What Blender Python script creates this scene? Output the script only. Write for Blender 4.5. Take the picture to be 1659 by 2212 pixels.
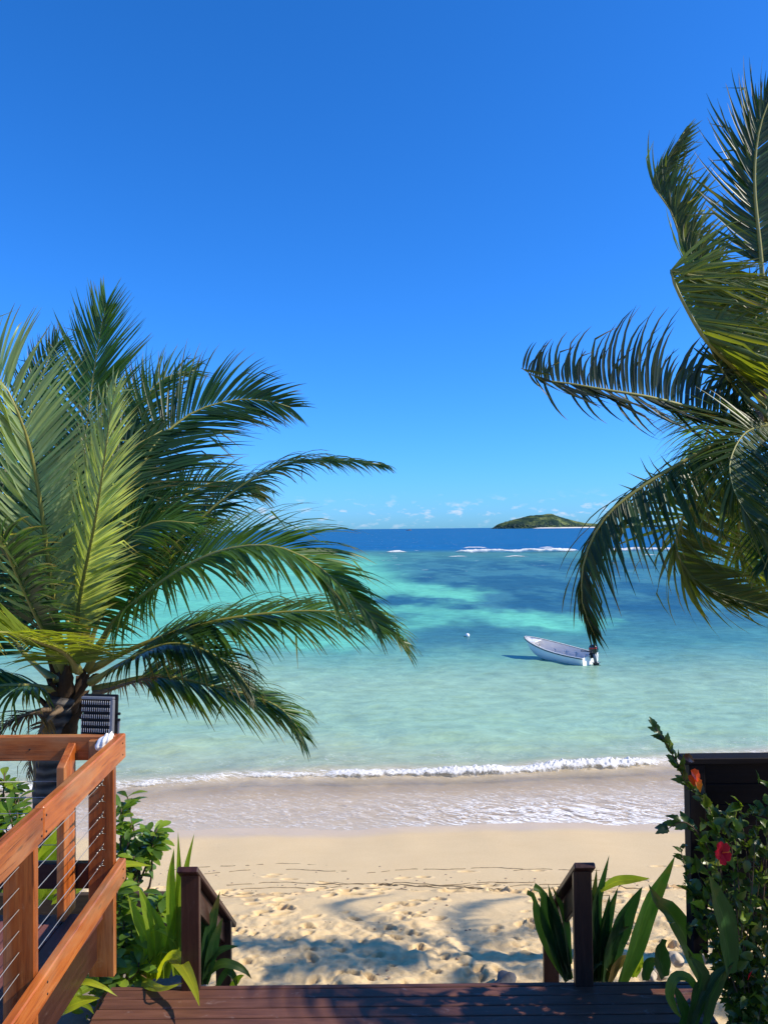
import bpy, bmesh, math, random
import numpy as np
from mathutils import Vector, Matrix

random.seed(11)
RNG = np.random.default_rng(7)
S = bpy.context.scene
COL = S.collection
for o in list(bpy.data.objects):
    bpy.data.objects.remove(o, do_unlink=True)

# ------------------------------------------------------------------ camera
CAM_Z = 7.2
cd = bpy.data.cameras.new('camera')
cam = bpy.data.objects.new('camera', cd)
COL.objects.link(cam)
cd.sensor_fit = 'AUTO'
cd.sensor_width = 36.0
cd.lens = 36.0 * 759.0 / 1024.0
cd.clip_start = 0.05
cd.clip_end = 30000
CAM_R = (Matrix.Rotation(math.radians(91.25), 3, 'X') @ Matrix.Rotation(math.radians(-0.6), 3, 'Z'))
cam.matrix_world = Matrix.Translation((0, 0, CAM_Z)) @ CAM_R.to_4x4()
S.camera = cam

# ------------------------------------------------------------------ light
SUN = Vector((0.757, -0.115, 0.640)).normalized()
world = bpy.data.worlds.new('World')
S.world = world
world.use_nodes = True
wn = world.node_tree
wn.nodes.clear()
w_out = wn.nodes.new('ShaderNodeOutputWorld')
w_bg = wn.nodes.new('ShaderNodeBackground')
w_sky = wn.nodes.new('ShaderNodeTexSky')
w_sky.sky_type = 'NISHITA'
w_sky.sun_disc = False
w_sky.sun_elevation = math.asin(SUN.z)
w_sky.sun_rotation = math.atan2(SUN.x, SUN.y)
w_sky.altitude = 0
w_sky.air_density = 1.0
w_sky.dust_density = 0.35
w_sky.ozone_density = 3.0
w_bg.inputs['Strength'].default_value = 0.125
# the phone's cool, saturated colour response, the same in every direction
w_sp = wn.nodes.new('ShaderNodeSeparateColor')
w_hsv = wn.nodes.new('ShaderNodeCombineColor')
wn.links.new(w_sky.outputs[0], w_sp.inputs[0])
for ch, (g_, k_) in enumerate(((1.32, .175), (1.0, .76), (1.06, 1.42))):
    pw_ = wn.nodes.new('ShaderNodeMath'); pw_.operation = 'POWER'; pw_.inputs[1].default_value = g_
    ml_ = wn.nodes.new('ShaderNodeMath'); ml_.operation = 'MULTIPLY'; ml_.inputs[1].default_value = k_
    wn.links.new(w_sp.outputs[ch], pw_.inputs[0]); wn.links.new(pw_.outputs[0], ml_.inputs[0])
    wn.links.new(ml_.outputs[0], w_hsv.inputs[ch])
# small fair-weather clouds low over the horizon, all the way round
w_tc = wn.nodes.new('ShaderNodeTexCoord')
w_map = wn.nodes.new('ShaderNodeMapping')
w_map.inputs['Scale'].default_value = (46, 46, 120)
w_noise = wn.nodes.new('ShaderNodeTexNoise')
w_noise.inputs['Scale'].default_value = 1.0
w_noise.inputs['Detail'].default_value = 5
w_noise.inputs['Roughness'].default_value = 0.55
wn.links.new(w_tc.outputs['Generated'], w_map.inputs['Vector'])
wn.links.new(w_map.outputs[0], w_noise.inputs['Vector'])
w_sep = wn.nodes.new('ShaderNodeSeparateXYZ')
wn.links.new(w_tc.outputs['Generated'], w_sep.inputs[0])
w_el = wn.nodes.new('ShaderNodeValToRGB')
e = w_el.color_ramp.elements
e[0].position = 0.002; e[0].color = (.35, .35, .35, 1)
e[1].position = 0.048; e[1].color = (0, 0, 0, 1)
for p, v in ((0.010, .6), (0.022, .8), (0.034, .35)):
    k = w_el.color_ramp.elements.new(p); k.color = (v, v, v, 1)
wn.links.new(w_sep.outputs['Z'], w_el.inputs[0])
w_th = wn.nodes.new('ShaderNodeMapRange')
w_th.inputs['From Min'].default_value = 0.545
w_th.inputs['From Max'].default_value = 0.70
wn.links.new(w_noise.outputs['Fac'], w_th.inputs['Value'])
w_mul = wn.nodes.new('ShaderNodeMath'); w_mul.operation = 'MULTIPLY'
wn.links.new(w_th.outputs[0], w_mul.inputs[0]); wn.links.new(w_el.outputs[0], w_mul.inputs[1])
w_mix = wn.nodes.new('ShaderNodeMixRGB')
w_mix.inputs['Color2'].default_value = (5.2, 5.7, 6.8, 1)
wn.links.new(w_mul.outputs[0], w_mix.inputs['Fac'])
wn.links.new(w_hsv.outputs[0], w_mix.inputs['Color1'])
wn.links.new(w_mix.outputs[0], w_bg.inputs['Color'])
wn.links.new(w_bg.outputs[0], w_out.inputs['Surface'])

sl = bpy.data.lights.new('sun', 'SUN')
sl.energy = 5.0
sl.angle = math.radians(0.53)
sl.color = (1.0, 0.91, 0.76)
so = bpy.data.objects.new('sun', sl)
so.rotation_euler = SUN.to_track_quat('Z', 'Y').to_euler()
so.location = (20, -10, 30)
COL.objects.link(so)

S.view_settings.view_transform = 'Standard'
S.view_settings.look = 'None'
S.view_settings.exposure = 0.25
S.view_settings.gamma = 1.0
S.view_settings.use_curve_mapping = False
S.render.engine = 'CYCLES'
S.cycles.use_denoising = True
S.cycles.max_bounces = 6
S.cycles.transparent_max_bounces = 12
S.cycles.sample_clamp_indirect = 6


# ------------------------------------------------------------------ helpers
def W(X, Y, d):
    """point at depth d on the sight line through (X, Y) of a 1659x2212 print"""
    v = CAM_R @ Vector(((X * .46233 - 383.5) / 759, (512 - Y * .46293) / 759, -1))
    v *= d / v.y
    return Vector((v.x, v.y, v.z + CAM_Z))


def C5(x, y):
    return (x * .3381, 1463.7 + y * .3381)


def C3(x, y):
    return (x * .1609, 1595.7 + y * .1609)


def C7(x, y):
    return (1090.7 + x * .3427, 1521.1 + y * .3427)


def tag(o, label=None, cat=None, group=None, kind=None):
    if label: o['label'] = label
    if cat: o['category'] = cat
    if group: o['group'] = group
    if kind: o['kind'] = kind
    return o


def empty(name, loc, label=None, cat=None, group=None):
    o = bpy.data.objects.new(name, None)
    o.empty_display_size = .1
    o.location = loc
    COL.objects.link(o)
    return tag(o, label, cat, group)


def link(name, me, mat=None, parent=None, mw=None):
    o = bpy.data.objects.new(name, me)
    COL.objects.link(o)
    if mat and not me.materials:
        me.materials.append(mat)
    mw = mw or Matrix.Identity(4)
    if parent is not None:
        o.parent = parent
        o.matrix_parent_inverse = Matrix.Identity(4)
        pw = parent_world(parent)
        o.matrix_basis = pw.inverted() @ mw
    else:
        o.matrix_basis = mw
    return o


def parent_world(o):
    m = o.matrix_basis.copy()
    while o.parent is not None:
        o = o.parent
        m = o.matrix_basis @ m
    return m


def mesh_np(name, verts, quads, smooth=True, attrs=None):
    me = bpy.data.meshes.new(name)
    verts = np.asarray(verts, dtype=np.float32)
    quads = np.asarray(quads, dtype=np.int32)
    n, k = quads.shape
    me.vertices.add(len(verts))
    me.vertices.foreach_set('co', verts.ravel())
    me.loops.add(n * k)
    me.loops.foreach_set('vertex_index', quads.ravel())
    me.polygons.add(n)
    me.polygons.foreach_set('loop_start', np.arange(0, n * k, k, dtype=np.int32))
    me.polygons.foreach_set('loop_total', np.full(n, k, dtype=np.int32))
    me.polygons.foreach_set('use_smooth', np.full(n, smooth, dtype=bool))
    me.update(calc_edges=True)
    for nm, a in (attrs or {}).items():
        a = np.asarray(a, dtype=np.float32)
        if a.ndim == 1:
            at = me.attributes.new(nm, 'FLOAT', 'POINT')
            at.data.foreach_set('value', a)
        else:
            at = me.attributes.new(nm, 'FLOAT_COLOR', 'POINT')
            c = np.ones((len(a), 4), dtype=np.float32); c[:, :3] = a
            at.data.foreach_set('color', c.ravel())
    return me


def grid_quads(nr, nc):
    i = np.arange(nr - 1)[:, None] * nc + np.arange(nc - 1)[None, :]
    return np.stack([i, i + 1, i + nc + 1, i + nc], -1).reshape(-1, 4)


def from_bm(name, bm, smooth=False):
    me = bpy.data.meshes.new(name)
    bm.normal_update()
    bm.to_mesh(me)
    bm.free()
    if smooth:
        for p in me.polygons: p.use_smooth = True
    return me


def box_mesh(sx, sy, sz, bev=.004, segs=1, name='board'):
    bm = bmesh.new()
    bmesh.ops.create_cube(bm, size=1)
    bmesh.ops.scale(bm, vec=(sx, sy, sz), verts=bm.verts)
    if bev:
        bmesh.ops.bevel(bm, geom=bm.edges[:], offset=bev, segments=segs, affect='EDGES', profile=.6)
    return from_bm(name, bm)


def frame_mat(p0, p1, up=Vector((0, 0, 1))):
    x = (p1 - p0).normalized()
    y = up.cross(x).normalized()
    z = x.cross(y)
    m = Matrix((x, y, z)).transposed().to_4x4()
    return Matrix.Translation((p0 + p1) / 2) @ m


def board(name, p0, p1, w, h, mat, parent, up=Vector((0, 0, 1)), bev=.004):
    """a length of timber from p0 to p1; w across, h along up"""
    p0, p1 = Vector(p0), Vector(p1)
    return link(name, box_mesh((p1 - p0).length, w, h, bev, name=name), mat, parent, frame_mat(p0, p1, up))


def add_tube(bm, pts, radii, sides=6, cap=True):
    pts = [Vector(p) for p in pts]
    n = len(pts)
    if not hasattr(radii, '__len__'): radii = [radii] * n
    rings = []
    t0 = (pts[1] - pts[0]).normalized()
    a = t0.orthogonal().normalized()
    for i, p in enumerate(pts):
        t = (pts[min(i + 1, n - 1)] - pts[max(i - 1, 0)]).normalized()
        a = (a - t * a.dot(t))
        a = a.normalized() if a.length > 1e-6 else t.orthogonal().normalized()
        b = t.cross(a)
        rings.append([bm.verts.new(p + (a * math.cos(2 * math.pi * k / sides) + b * math.sin(2 * math.pi * k / sides)) * radii[i])
                      for k in range(sides)])
    for i in range(n - 1):
        for k in range(sides):
            bm.faces.new((rings[i][k], rings[i][(k + 1) % sides], rings[i + 1][(k + 1) % sides], rings[i + 1][k]))
    if cap:
        bm.faces.new(rings[0][::-1]); bm.faces.new(rings[-1])


def tube(name, pts, radii, mat, parent=None, sides=6, smooth=True):
    bm = bmesh.new()
    add_tube(bm, pts, radii, sides)
    me = from_bm(name, bm, smooth)
    if parent is not None:
        me.transform(parent_world(parent).inverted())
        return link(name, me, mat, parent, parent_world(parent))
    return link(name, me, mat)


def spline(pts, n):
    P = np.array([list(p) for p in pts], dtype=float)
    m = len(P)
    ext = np.vstack([2 * P[0] - P[1], P, 2 * P[-1] - P[-2]])
    seg = np.linalg.norm(np.diff(P, axis=0), axis=1)
    cum = np.concatenate([[0], np.cumsum(seg)]); cum /= cum[-1]
    out = []
    for t in np.linspace(0, 1, n):
        i = min(int(np.searchsorted(cum, t, side='right') - 1), m - 2)
        u = (t - cum[i]) / max(cum[i + 1] - cum[i], 1e-9)
        p0, p1, p2, p3 = ext[i], ext[i + 1], ext[i + 2], ext[i + 3]
        out.append(.5 * ((2 * p1) + (-p0 + p2) * u + (2 * p0 - 5 * p1 + 4 * p2 - p3) * u * u + (-p0 + 3 * p1 - 3 * p2 + p3) * u ** 3))
    return np.array(out)


def unit(a):
    return a / np.maximum(np.linalg.norm(a, axis=-1, keepdims=True), 1e-9)


_tab = RNG.random((256, 256)).astype(np.float32)


def vnoise(x, y):
    xi, yi = np.floor(x).astype(int), np.floor(y).astype(int)
    fx, fy = x - xi, y - yi
    fx = fx * fx * (3 - 2 * fx); fy = fy * fy * (3 - 2 * fy)
    g = lambda a, b: _tab[a & 255, b & 255]
    return (g(xi, yi) * (1 - fx) + g(xi + 1, yi) * fx) * (1 - fy) + (g(xi, yi + 1) * (1 - fx) + g(xi + 1, yi + 1) * fx) * fy


def fbm(x, y, o=4, gain=.5):
    s, a, t = 0, 1, 0
    for k in range(o):
        s = s + a * vnoise(x + 17.3 * k, y + 9.1 * k); t += a
        a *= gain; x = x * 2.03; y = y * 2.03
    return s / t


def sstep(a, b, x):
    t = np.clip((x - a) / (b - a), 0, 1)
    return t * t * (3 - 2 * t)


# ------------------------------------------------------------------ materials
class NT:
    def __init__(self, name):
        self.m = bpy.data.materials.new(name)
        self.m.use_nodes = True
        self.t = self.m.node_tree
        self.t.nodes.clear()
        self.out = self.t.nodes.new('ShaderNodeOutputMaterial')

    def n(self, typ, **kw):
        nd = self.t.nodes.new('ShaderNode' + typ)
        for k, v in kw.items():
            if k.startswith('p_'):
                setattr(nd, k[2:], v)
            else:
                key = int(k[1:]) if k[0] == 'i' and k[1:].isdigit() else k.replace('_', ' ')
                s = nd.inputs[key]
                if hasattr(v, 'links') or isinstance(v, bpy.types.NodeSocket):
                    self.t.links.new(v, s)
                else:
                    s.default_value = v
        return nd

    def math(self, op, a, b=0.0, clamp=False):
        return self.n('Math', p_operation=op, p_use_clamp=clamp, i0=a, i1=b).outputs[0]

    def mix(self, f, a, b, blend='MIX'):
        return self.n('MixRGB', p_blend_type=blend, Fac=f, Color1=a, Color2=b).outputs[0]

    def ramp(self, f, stops):
        nd = self.n('ValToRGB', Fac=f)
        el = nd.color_ramp.elements
        while len(el) < len(stops): el.new(.5)
        for k, (p, c) in zip(el, stops):
            k.position = p
            k.color = (c, c, c, 1) if not hasattr(c, '__len__') else (*c, 1)
        return nd.outputs[0]

    def noise(self, vec=None, scale=5, detail=4, rough=.5, dist=0):
        kw = dict(Scale=scale, Detail=detail, Roughness=rough, Distortion=dist)
        if vec is not None: kw['Vector'] = vec
        return self.n('TexNoise', **kw).outputs['Fac']

    def mapped(self, src, scale=(1, 1, 1), loc=None):
        kw = dict(Vector=src, Scale=scale)
        if loc is not None: kw['Location'] = loc
        return self.n('Mapping', **kw).outputs[0]

    def bump(self, h, s=.3, d=.01, normal=None):
        kw = dict(Height=h, Strength=s, Distance=d)
        if normal is not None: kw['Normal'] = normal
        return self.n('Bump', **kw).outputs[0]

    def done(self, sh):
        self.t.links.new(sh, self.out.inputs['Surface'])
        return self.m


def rgba(c):
    return (*c, 1)


def m_wood(name, dark, mid, light, rough=.42, coat=.25, wear=0.0, wearcol=(.5, .42, .36), spec=.4, silver=0.0):
    k = NT(name)
    oc = k.n('TexCoord').outputs['Object']
    rnd = k.n('ObjectInfo').outputs['Random']
    off = k.n('CombineXYZ', X=k.math('MULTIPLY', rnd, 37.0), Y=k.math('MULTIPLY', rnd, 11.0), Z=rnd).outputs[0]
    v = k.n('VectorMath', p_operation='ADD', i0=oc, i1=off).outputs[0]
    g1 = k.noise(k.mapped(v, (1.6, 26, 26)), 1.6, 6, .6, .6)
    g2 = k.noise(k.mapped(v, (5, 150, 150)), 1.0, 3, .6)
    blot = k.noise(k.mapped(v, (2.2, 5, 5)), 1.4, 3, .5)
    f = k.math('ADD', k.math('MULTIPLY', g1, .6), k.math('MULTIPLY', blot, .4))
    col = k.ramp(f, [(.30, dark), (.5, mid), (.72, light)])
    col = k.mix(k.math('MULTIPLY', g2, .35), col, rgba(dark), 'MIX')
    tone = k.math('ADD', k.math('MULTIPLY', rnd, .35), .83)
    col = k.mix(1.0, col, k.n('CombineXYZ', X=tone, Y=tone, Z=tone).outputs[0], 'MULTIPLY')
    # knots and screw stains
    vo = k.n('TexVoronoi', Vector=k.mapped(v, (2.3, 9, 9)), Scale=1.0).outputs['Distance']
    kn = k.ramp(vo, [(.035, .75), (.09, 0)])
    col = k.mix(kn, col, rgba([c * .35 for c in dark]))
    if wear:
        wv = k.noise(k.mapped(v, (3, 7, 7)), 2.2, 8, .72, .8)
        wm = k.ramp(wv, [(.60, 0), (.70, wear)])
        col = k.mix(wm, col, rgba(wearcol))
    if silver:
        sv = k.noise(k.mapped(v, (1.1, 4, 4)), 1.3, 5, .6, .5)
        col = k.mix(k.ramp(sv, [(.47, 0), (.62, silver)]), col, k.mix(g2, (.36, .19, .085, 1), (.54, .32, .16, 1)))
        vc = k.noise(k.mapped(v, (2.2, 60, 60)), 1.2, 2, .5, .3)
        col = k.mix(k.ramp(vc, [(.66, 0), (.70, .7)]), col, rgba([c * .4 for c in dark]))
    rg = k.math('ADD', k.math('MULTIPLY', g1, .25), rough - .12)
    bs = k.n('BsdfPrincipled', Base_Color=col, Roughness=rg, Coat_Weight=coat, Coat_Roughness=.25,
             Normal=k.bump(k.math('ADD', g1, k.math('MULTIPLY', g2, .5)), .22, .004))
    bs.inputs['Specular IOR Level'].default_value = spec
    return k.done(bs.outputs[0])


def m_plain(name, col, rough=.5, metal=0.0, var=.15, scale=30, bump=.1, coat=0.0, spec=.5):
    k = NT(name)
    oc = k.n('TexCoord').outputs['Object']
    nz = k.noise(oc, scale, 5, .6)
    c = k.mix(nz, rgba([x * (1 - var) for x in col]), rgba([min(1, x * (1 + var)) for x in col]))
    r = k.math('ADD', k.math('MULTIPLY', nz, .2), rough - .1)
    b = k.n('BsdfPrincipled', Base_Color=c, Roughness=r, Metallic=metal, Coat_Weight=coat, Normal=k.bump(nz, bump, .002))
    b.inputs['Specular IOR Level'].default_value = spec
    return k.done(b.outputs[0])


def m_leaf(name, trans=.38, rough=.42, spec=.5, vein=False):
    """leaf green comes from the object's own colour; 'tint' varies it leaf by leaf, 'along' browns the tips"""
    k = NT(name)
    oi = k.n('ObjectInfo')
    base = oi.outputs['Color']
    tint = k.n('Attribute', p_attribute_name='tint').outputs['Fac']
    along = k.n('Attribute', p_attribute_name='along').outputs['Fac']
    nz = k.noise(k.n('TexCoord').outputs['Object'], 14, 4, .6)
    b = k.math('ADD', k.math('MULTIPLY', tint, .55), k.math('ADD', k.math('MULTIPLY', nz, .3), .58))
    rn = k.math('ADD', k.math('MULTIPLY', oi.outputs['Random'], .3), .85)
    b = k.math('MULTIPLY', b, rn)
    col = k.mix(1.0, base, k.n('CombineXYZ', X=b, Y=b, Z=b).outputs[0], 'MULTIPLY')
    yel = k.mix(k.ramp(tint, [(.80, 0), (1.0, .5)]), col, k.mix(1.0, col, (1.7, 1.35, .8, 1), 'MULTIPLY'))
    tip = k.math('MULTIPLY', k.ramp(along, [(.62, 0), (.95, .85)]), k.ramp(k.math('ADD', k.math('MULTIPLY', nz, .5), k.math('MULTIPLY', tint, .5)), [(.48, 0), (.62, 1)]))
    col = k.mix(tip, yel, (.16, .11, .035, 1))
    nrm_h = nz
    if vein:
        st = k.n('Attribute', p_attribute_name='across').outputs['Fac']
        wv = k.math('SINE', k.math('MULTIPLY', st, 46.0))
        nrm_h = k.math('ADD', nz, k.math('MULTIPLY', wv, .4))
        mid = k.ramp(k.math('ABSOLUTE', k.math('SUBTRACT', st, .5)), [(.0, .5), (.05, 0)])
        col = k.mix(mid, col, k.mix(1.0, col, (1.8, 1.6, 1.3, 1), 'MULTIPLY'))
    p = k.n('BsdfPrincipled', Base_Color=col, Roughness=rough, Normal=k.bump(nrm_h, .15, .004))
    p.inputs['Specular IOR Level'].default_value = spec
    tcol = k.mix(1.0, col, (3.2, 2.9, .8, 1), 'MULTIPLY')
    tr = k.n('BsdfTranslucent', Color=tcol)
    ms = k.n('MixShader', Fac=trans, i1=p.outputs[0], i2=tr.outputs[0])
    return k.done(ms.outputs[0])


M = {}
M['rail'] = m_wood('varnished hardwood', (.12, .026, .005), (.38, .092, .013), (.60, .20, .038), .42, .15, .35, (.46, .27, .13), .4, .38)
M['landing'] = m_wood('dark stained decking', (.065, .026, .016), (.130, .052, .030), (.20, .085, .053), .55, .0, .6, (.30, .22, .19))
M['deckboard'] = m_wood('red stained decking', (.10, .035, .028), (.19, .070, .055), (.26, .11, .09), .5, .05, .3, (.4, .3, .27))
M['stair'] = m_wood('dark stair timber', (.022, .008, .006), (.045, .016, .010), (.08, .030, .018), .42, .1, .3, (.22, .15, .12))
M['ebony'] = m_wood('black stained timber', (.006, .005, .006), (.012, .010, .012), (.022, .019, .021), .6, 0.0, spec=.12)
M['wall'] = m_wood('weathered wall timber', (.035, .022, .015), (.065, .042, .028), (.10, .07, .048), .75, 0.0, .3, (.2, .17, .14))
M['steel'] = m_plain('stainless steel', (.50, .47, .42), .42, .55, .08, 60, .03)
M['fitting'] = m_plain('tarnished steel', (.22, .20, .18), .35, .9, .4, 90, .1)
M['blackmetal'] = m_plain('black painted aluminium', (.010, .010, .012), .55, 0, .2, 80, .05, 0, .25)
M['greymetal'] = m_plain('grey cast aluminium', (.20, .21, .23), .42, .3, .15, 80, .08)
M['finlit'] = m_plain('sunlit fin edge grey', (.55, .55, .54), .6, 0, .1, 80, .05)
M['white'] = m_plain('white cloth', (.90, .87, .80), .8, 0, .08, 25, .5)
M['gel'] = m_plain('white gelcoat', (.90, .88, .84), .3, 0, .04, 3, .02, .2)
M['gelin'] = m_plain('grey white inner gelcoat', (.78, .75, .70), .5, 0, .12, 4, .05)
M['rub'] = m_plain('black rubber', (.015, .015, .017), .6)
M['floor'] = m_plain('worn grey floorboards', (.10, .095, .09), .7, 0, .3, 6, .2)
M['cowl'] = m_plain('dark blue black cowling', (.012, .013, .025), .25, 0, .1, 10, .02, .5)
M['red'] = m_plain('red decal', (.55, .02, .03), .35)
M['rock'] = m_plain('dark rock', (.10, .095, .095), .85, 0, .45, 9, .8)
M['coral'] = m_plain('bleached coral stone', (.52, .43, .32), .9, 0, .3, 14, .9)
M['husk'] = m_plain('palm fibre', (.11, .070, .040), .85, 0, .45, 26, .7)
M['petiole'] = m_plain('frond stalk', (.25, .235, .05), .45, 0, .25, 8, .15)
M['stem'] = m_plain('woody stem', (.10, .065, .04), .8, 0, .3, 40, .5)
M['dead'] = m_plain('dry frond', (.20, .135, .08), .8, 0, .4, 12, .3)
M['soil'] = m_plain('shaded litter and soil', (.24, .20, .16), .95, 0, .5, 18, .8)
M['frond'] = m_leaf('palm leaflet', .36, .38, .38)
M['strap'] = m_leaf('lily leaf', .42, .45, .35, vein=True)
M['leaf'] = m_leaf('shrub leaf', .34, .33, .55)
M['petal'] = m_leaf('petal', .35, .5, .3)

# trunk bark with ring scars
k = NT('palm bark')
oc = k.n('TexCoord').outputs['Object']
wv = k.n('TexWave', p_wave_type='BANDS', p_bands_direction='Z', Vector=k.mapped(oc, (1, 1, 1)), Scale=3.4, Distortion=2.4, Detail=3, Detail_Scale=1.6).outputs['Fac']
nz = k.noise(k.mapped(oc, (14, 14, 60)), 1, 5, .65)
f = k.math('ADD', k.math('MULTIPLY', wv, .5), k.math('MULTIPLY', nz, .5))
M['bark'] = k.done(k.n('BsdfPrincipled', Base_Color=k.ramp(f, [(.25, (.028, .025, .024)), (.5, (.075, .066, .06)), (.75, (.15, .135, .12))]),
                       Roughness=.85, Normal=k.bump(f, .8, .02)).outputs[0])

# sand
k = NT('beach sand')
geo = k.n('NewGeometry').outputs['Position']
wet = k.n('Attribute', p_attribute_name='wet').outputs['Fac']
damp = k.n('Attribute', p_attribute_name='damp').outputs['Fac']
n1 = k.noise(geo, 1.3, 5, .55)
n2 = k.noise(geo, 26, 6, .7)
n3 = k.noise(geo, 240, 3, .7)
dry = k.mix(n1, (.69, .495, .25, 1), (.77, .575, .31, 1))
dry = k.mix(k.math('MULTIPLY', k.ramp(n2, [(.35, 1), (.6, 0)]), .22), dry, (.50, .345, .18, 1))
dry = k.mix(damp, dry, (.47, .30, .15, 1))  # darker in footprint hollows and along the scarp
dry = k.mix(k.ramp(n3, [(.64, 0), (.74, .5)]), dry, (.22, .16, .10, 1))
wetc = k.mix(n1, (.58, .44, .29, 1), (.66, .51, .34, 1))
col = k.mix(wet, dry, wetc)
rg = k.math('SUBTRACT', .92, k.math('MULTIPLY', wet, .5))
hh = k.math('ADD', k.math('MULTIPLY', n2, .8), k.math('MULTIPLY', n3, .3))
bs = k.n('BsdfPrincipled', Base_Color=col, Roughness=rg, Normal=k.bump(hh, .55, .025))
bs.inputs['Specular IOR Level'].default_value = .25
M['sand'] = k.done(bs.outputs[0])

# sea
k = NT('sea water')
geo = k.n('NewGeometry').outputs['Position']
tint = k.n('Attribute', p_attribute_name='watertint').outputs['Color']
clear = k.n('Attribute', p_attribute_name='clear').outputs['Fac']
foam = k.n('Attribute', p_attribute_name='foam').outputs['Fac']
far = k.n('Attribute', p_attribute_name='far').outputs['Fac']
ra = k.noise(k.mapped(geo, (1.0, 1.6, 1), (3, 1, 0)), .9, 5, .6, .4)
rb = k.noise(k.mapped(geo, (.16, .30, 1)), 1, 5, .62, .5)
rc = k.noise(k.mapped(geo, (.03, .05, 1)), 1, 5, .6)
bn = k.bump(ra, .60, .10)
bn = k.bump(rb, .40, .5, bn)
streak = k.math('ADD', k.math('MULTIPLY', ra, k.math('SUBTRACT', 1.0, far)), k.math('MULTIPLY', rb, far))
sh = k.math('ADD', k.math('MULTIPLY', streak, .9), k.math('ADD', k.math('MULTIPLY', rc, .5), .30))
tint = k.mix(1.0, tint, (1.12, .93, .80, 1), 'MULTIPLY')
body = k.mix(1.0, tint, k.n('CombineXYZ', X=sh, Y=sh, Z=sh).outputs[0], 'MULTIPLY')
dif = k.n('BsdfDiffuse', Color=body, Normal=bn)
trn = k.n('BsdfTransparent', Color=(.985, 1, .99, 1))
bodysh = k.n('MixShader', Fac=clear, i1=dif.outputs[0], i2=trn.outputs[0])
fr = k.n('Fresnel', IOR=1.33, Normal=bn).outputs[0]
fr = k.math('MULTIPLY', k.math('MINIMUM', k.math('MULTIPLY', fr, .7), .15), k.math('SUBTRACT', 1.0, k.math('MULTIPLY', clear, .45)))
gl = k.n('BsdfGlossy', Color=(1, 1, 1, 1), Roughness=.16, Normal=bn)
wat = k.n('MixShader', Fac=fr, i1=bodysh.outputs[0], i2=gl.outputs[0])
# lacy foam: streaked cells near the shore, flecks far out
rotv = k.n('Mapping', Vector=geo, Rotation=(0, 0, math.radians(28))).outputs[0]
wob = k.n('VectorMath', p_operation='ADD', i0=k.mapped(rotv, (1.5, 5.5, 1)), i1=k.n('TexNoise', Vector=geo, Scale=1.3, Detail=3).outputs['Color']).outputs[0]
l1 = k.noise(wob, 1.0, 5, .6, 1.0)
ridge = k.ramp(k.math('ABSOLUTE', k.math('SUBTRACT', l1, .5)), [(0.0, 1.0), (.055, .18), (.12, 0)])
ln = k.noise(k.mapped(geo, (5, 9, 1)), 1, 6, .7, 1.2)
lace = k.math('SUBTRACT', k.math('ADD', k.math('MULTIPLY', ridge, .62), k.math('MULTIPLY', ln, .75)), .98)
fo = k.math('MULTIPLY', k.math('ADD', lace, foam), 2.6, True)
fo = k.math('MULTIPLY', fo, k.ramp(foam, [(.02, 0), (.12, 1)]))
fl = k.noise(k.mapped(geo, (.22, .7, 1)), 1, 4, .55, .3)
fleck = k.ramp(fl, [(.685, 0), (.72, .75)])
fleck = k.math('MULTIPLY', fleck, far)
fo = k.math('MAXIMUM', fo, fleck)
fd = k.n('BsdfDiffuse', Color=(.92, .89, .82, 1), Normal=k.bump(ln, .6, .03))
fin = k.n('MixShader', Fac=k.math('MULTIPLY', fo, .9), i1=wat.outputs[0], i2=fd.outputs[0])
M['sea'] = k.done(fin.outputs[0])

k = NT('breaking foam')
geo = k.n('NewGeometry').outputs['Position']
edge = k.n('Attribute', p_attribute_name='edge').outputs['Fac']
nz = k.noise(geo, 16, 7, .75, .8)
nb = k.noise(k.mapped(geo, (.9, .9, .9)), 1, 3, .5)
al = k.math('MULTIPLY', k.math('SUBTRACT', k.math('ADD', nz, edge), .70), 4.0, True)
dif = k.n('BsdfDiffuse', Color=(.95, .92, .84, 1), Normal=k.bump(nz, .5, .03))
tl = k.n('BsdfTranslucent', Color=(.7, .75, .74, 1))
fs = k.n('MixShader', Fac=.25, i1=dif.outputs[0], i2=tl.outputs[0])
M['foam'] = k.done(k.n('MixShader', Fac=al, i1=k.n('BsdfTransparent').outputs[0], i2=fs.outputs[0]).outputs[0])

# island
k = NT('island scrub')
geo = k.n('NewGeometry').outputs['Position']
n1 = k.noise(k.mapped(geo, (.012, .012, .03)), 1, 5, .6)
n2 = k.noise(geo, .09, 5, .7)
f = k.math('ADD', k.math('MULTIPLY', n1, .65), k.math('MULTIPLY', n2, .35))
M['island'] = k.done(k.n('BsdfDiffuse', Color=k.ramp(f, [(.44, (.022, .046, .040)), (.50, (.060, .095, .045)), (.58, (.15, .18, .07)), (.70, (.25, .24, .11))]),
                         Normal=k.bump(n2, .7, 8)).outputs[0])
M['wood_far'] = m_plain('far trees', (.035, .062, .045), .9, 0, .5, .08, .3)
M['sand_far'] = m_plain('far sand', (.75, .68, .55), .9, 0, .06, .02, 0)


# ------------------------------------------------------------------ ground: one sheet, beach to sea bed
PY = [-40, 0, 5, 8.3, 10, 12.5, 15, 17, 18, 19.2, 21, 24, 30, 60, 400, 12000]
PZ = [2.9, 2.7, 2.6, 2.34, 2.02, 1.42, .78, .27, .03, -.06, -.15, -.42, -1.2, -2.6, -14, -30]


def beach_base(x, y):
    s = (fbm(x * .22 + 3, y * .05, 3) - .5) * .9 + (fbm(x * .8, y * .2 + 8, 2) - .5) * .25
    s = s * sstep(12, 17, y) * sstep(60, 24, y)
    return np.interp(y + s, PY, PZ)


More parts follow.
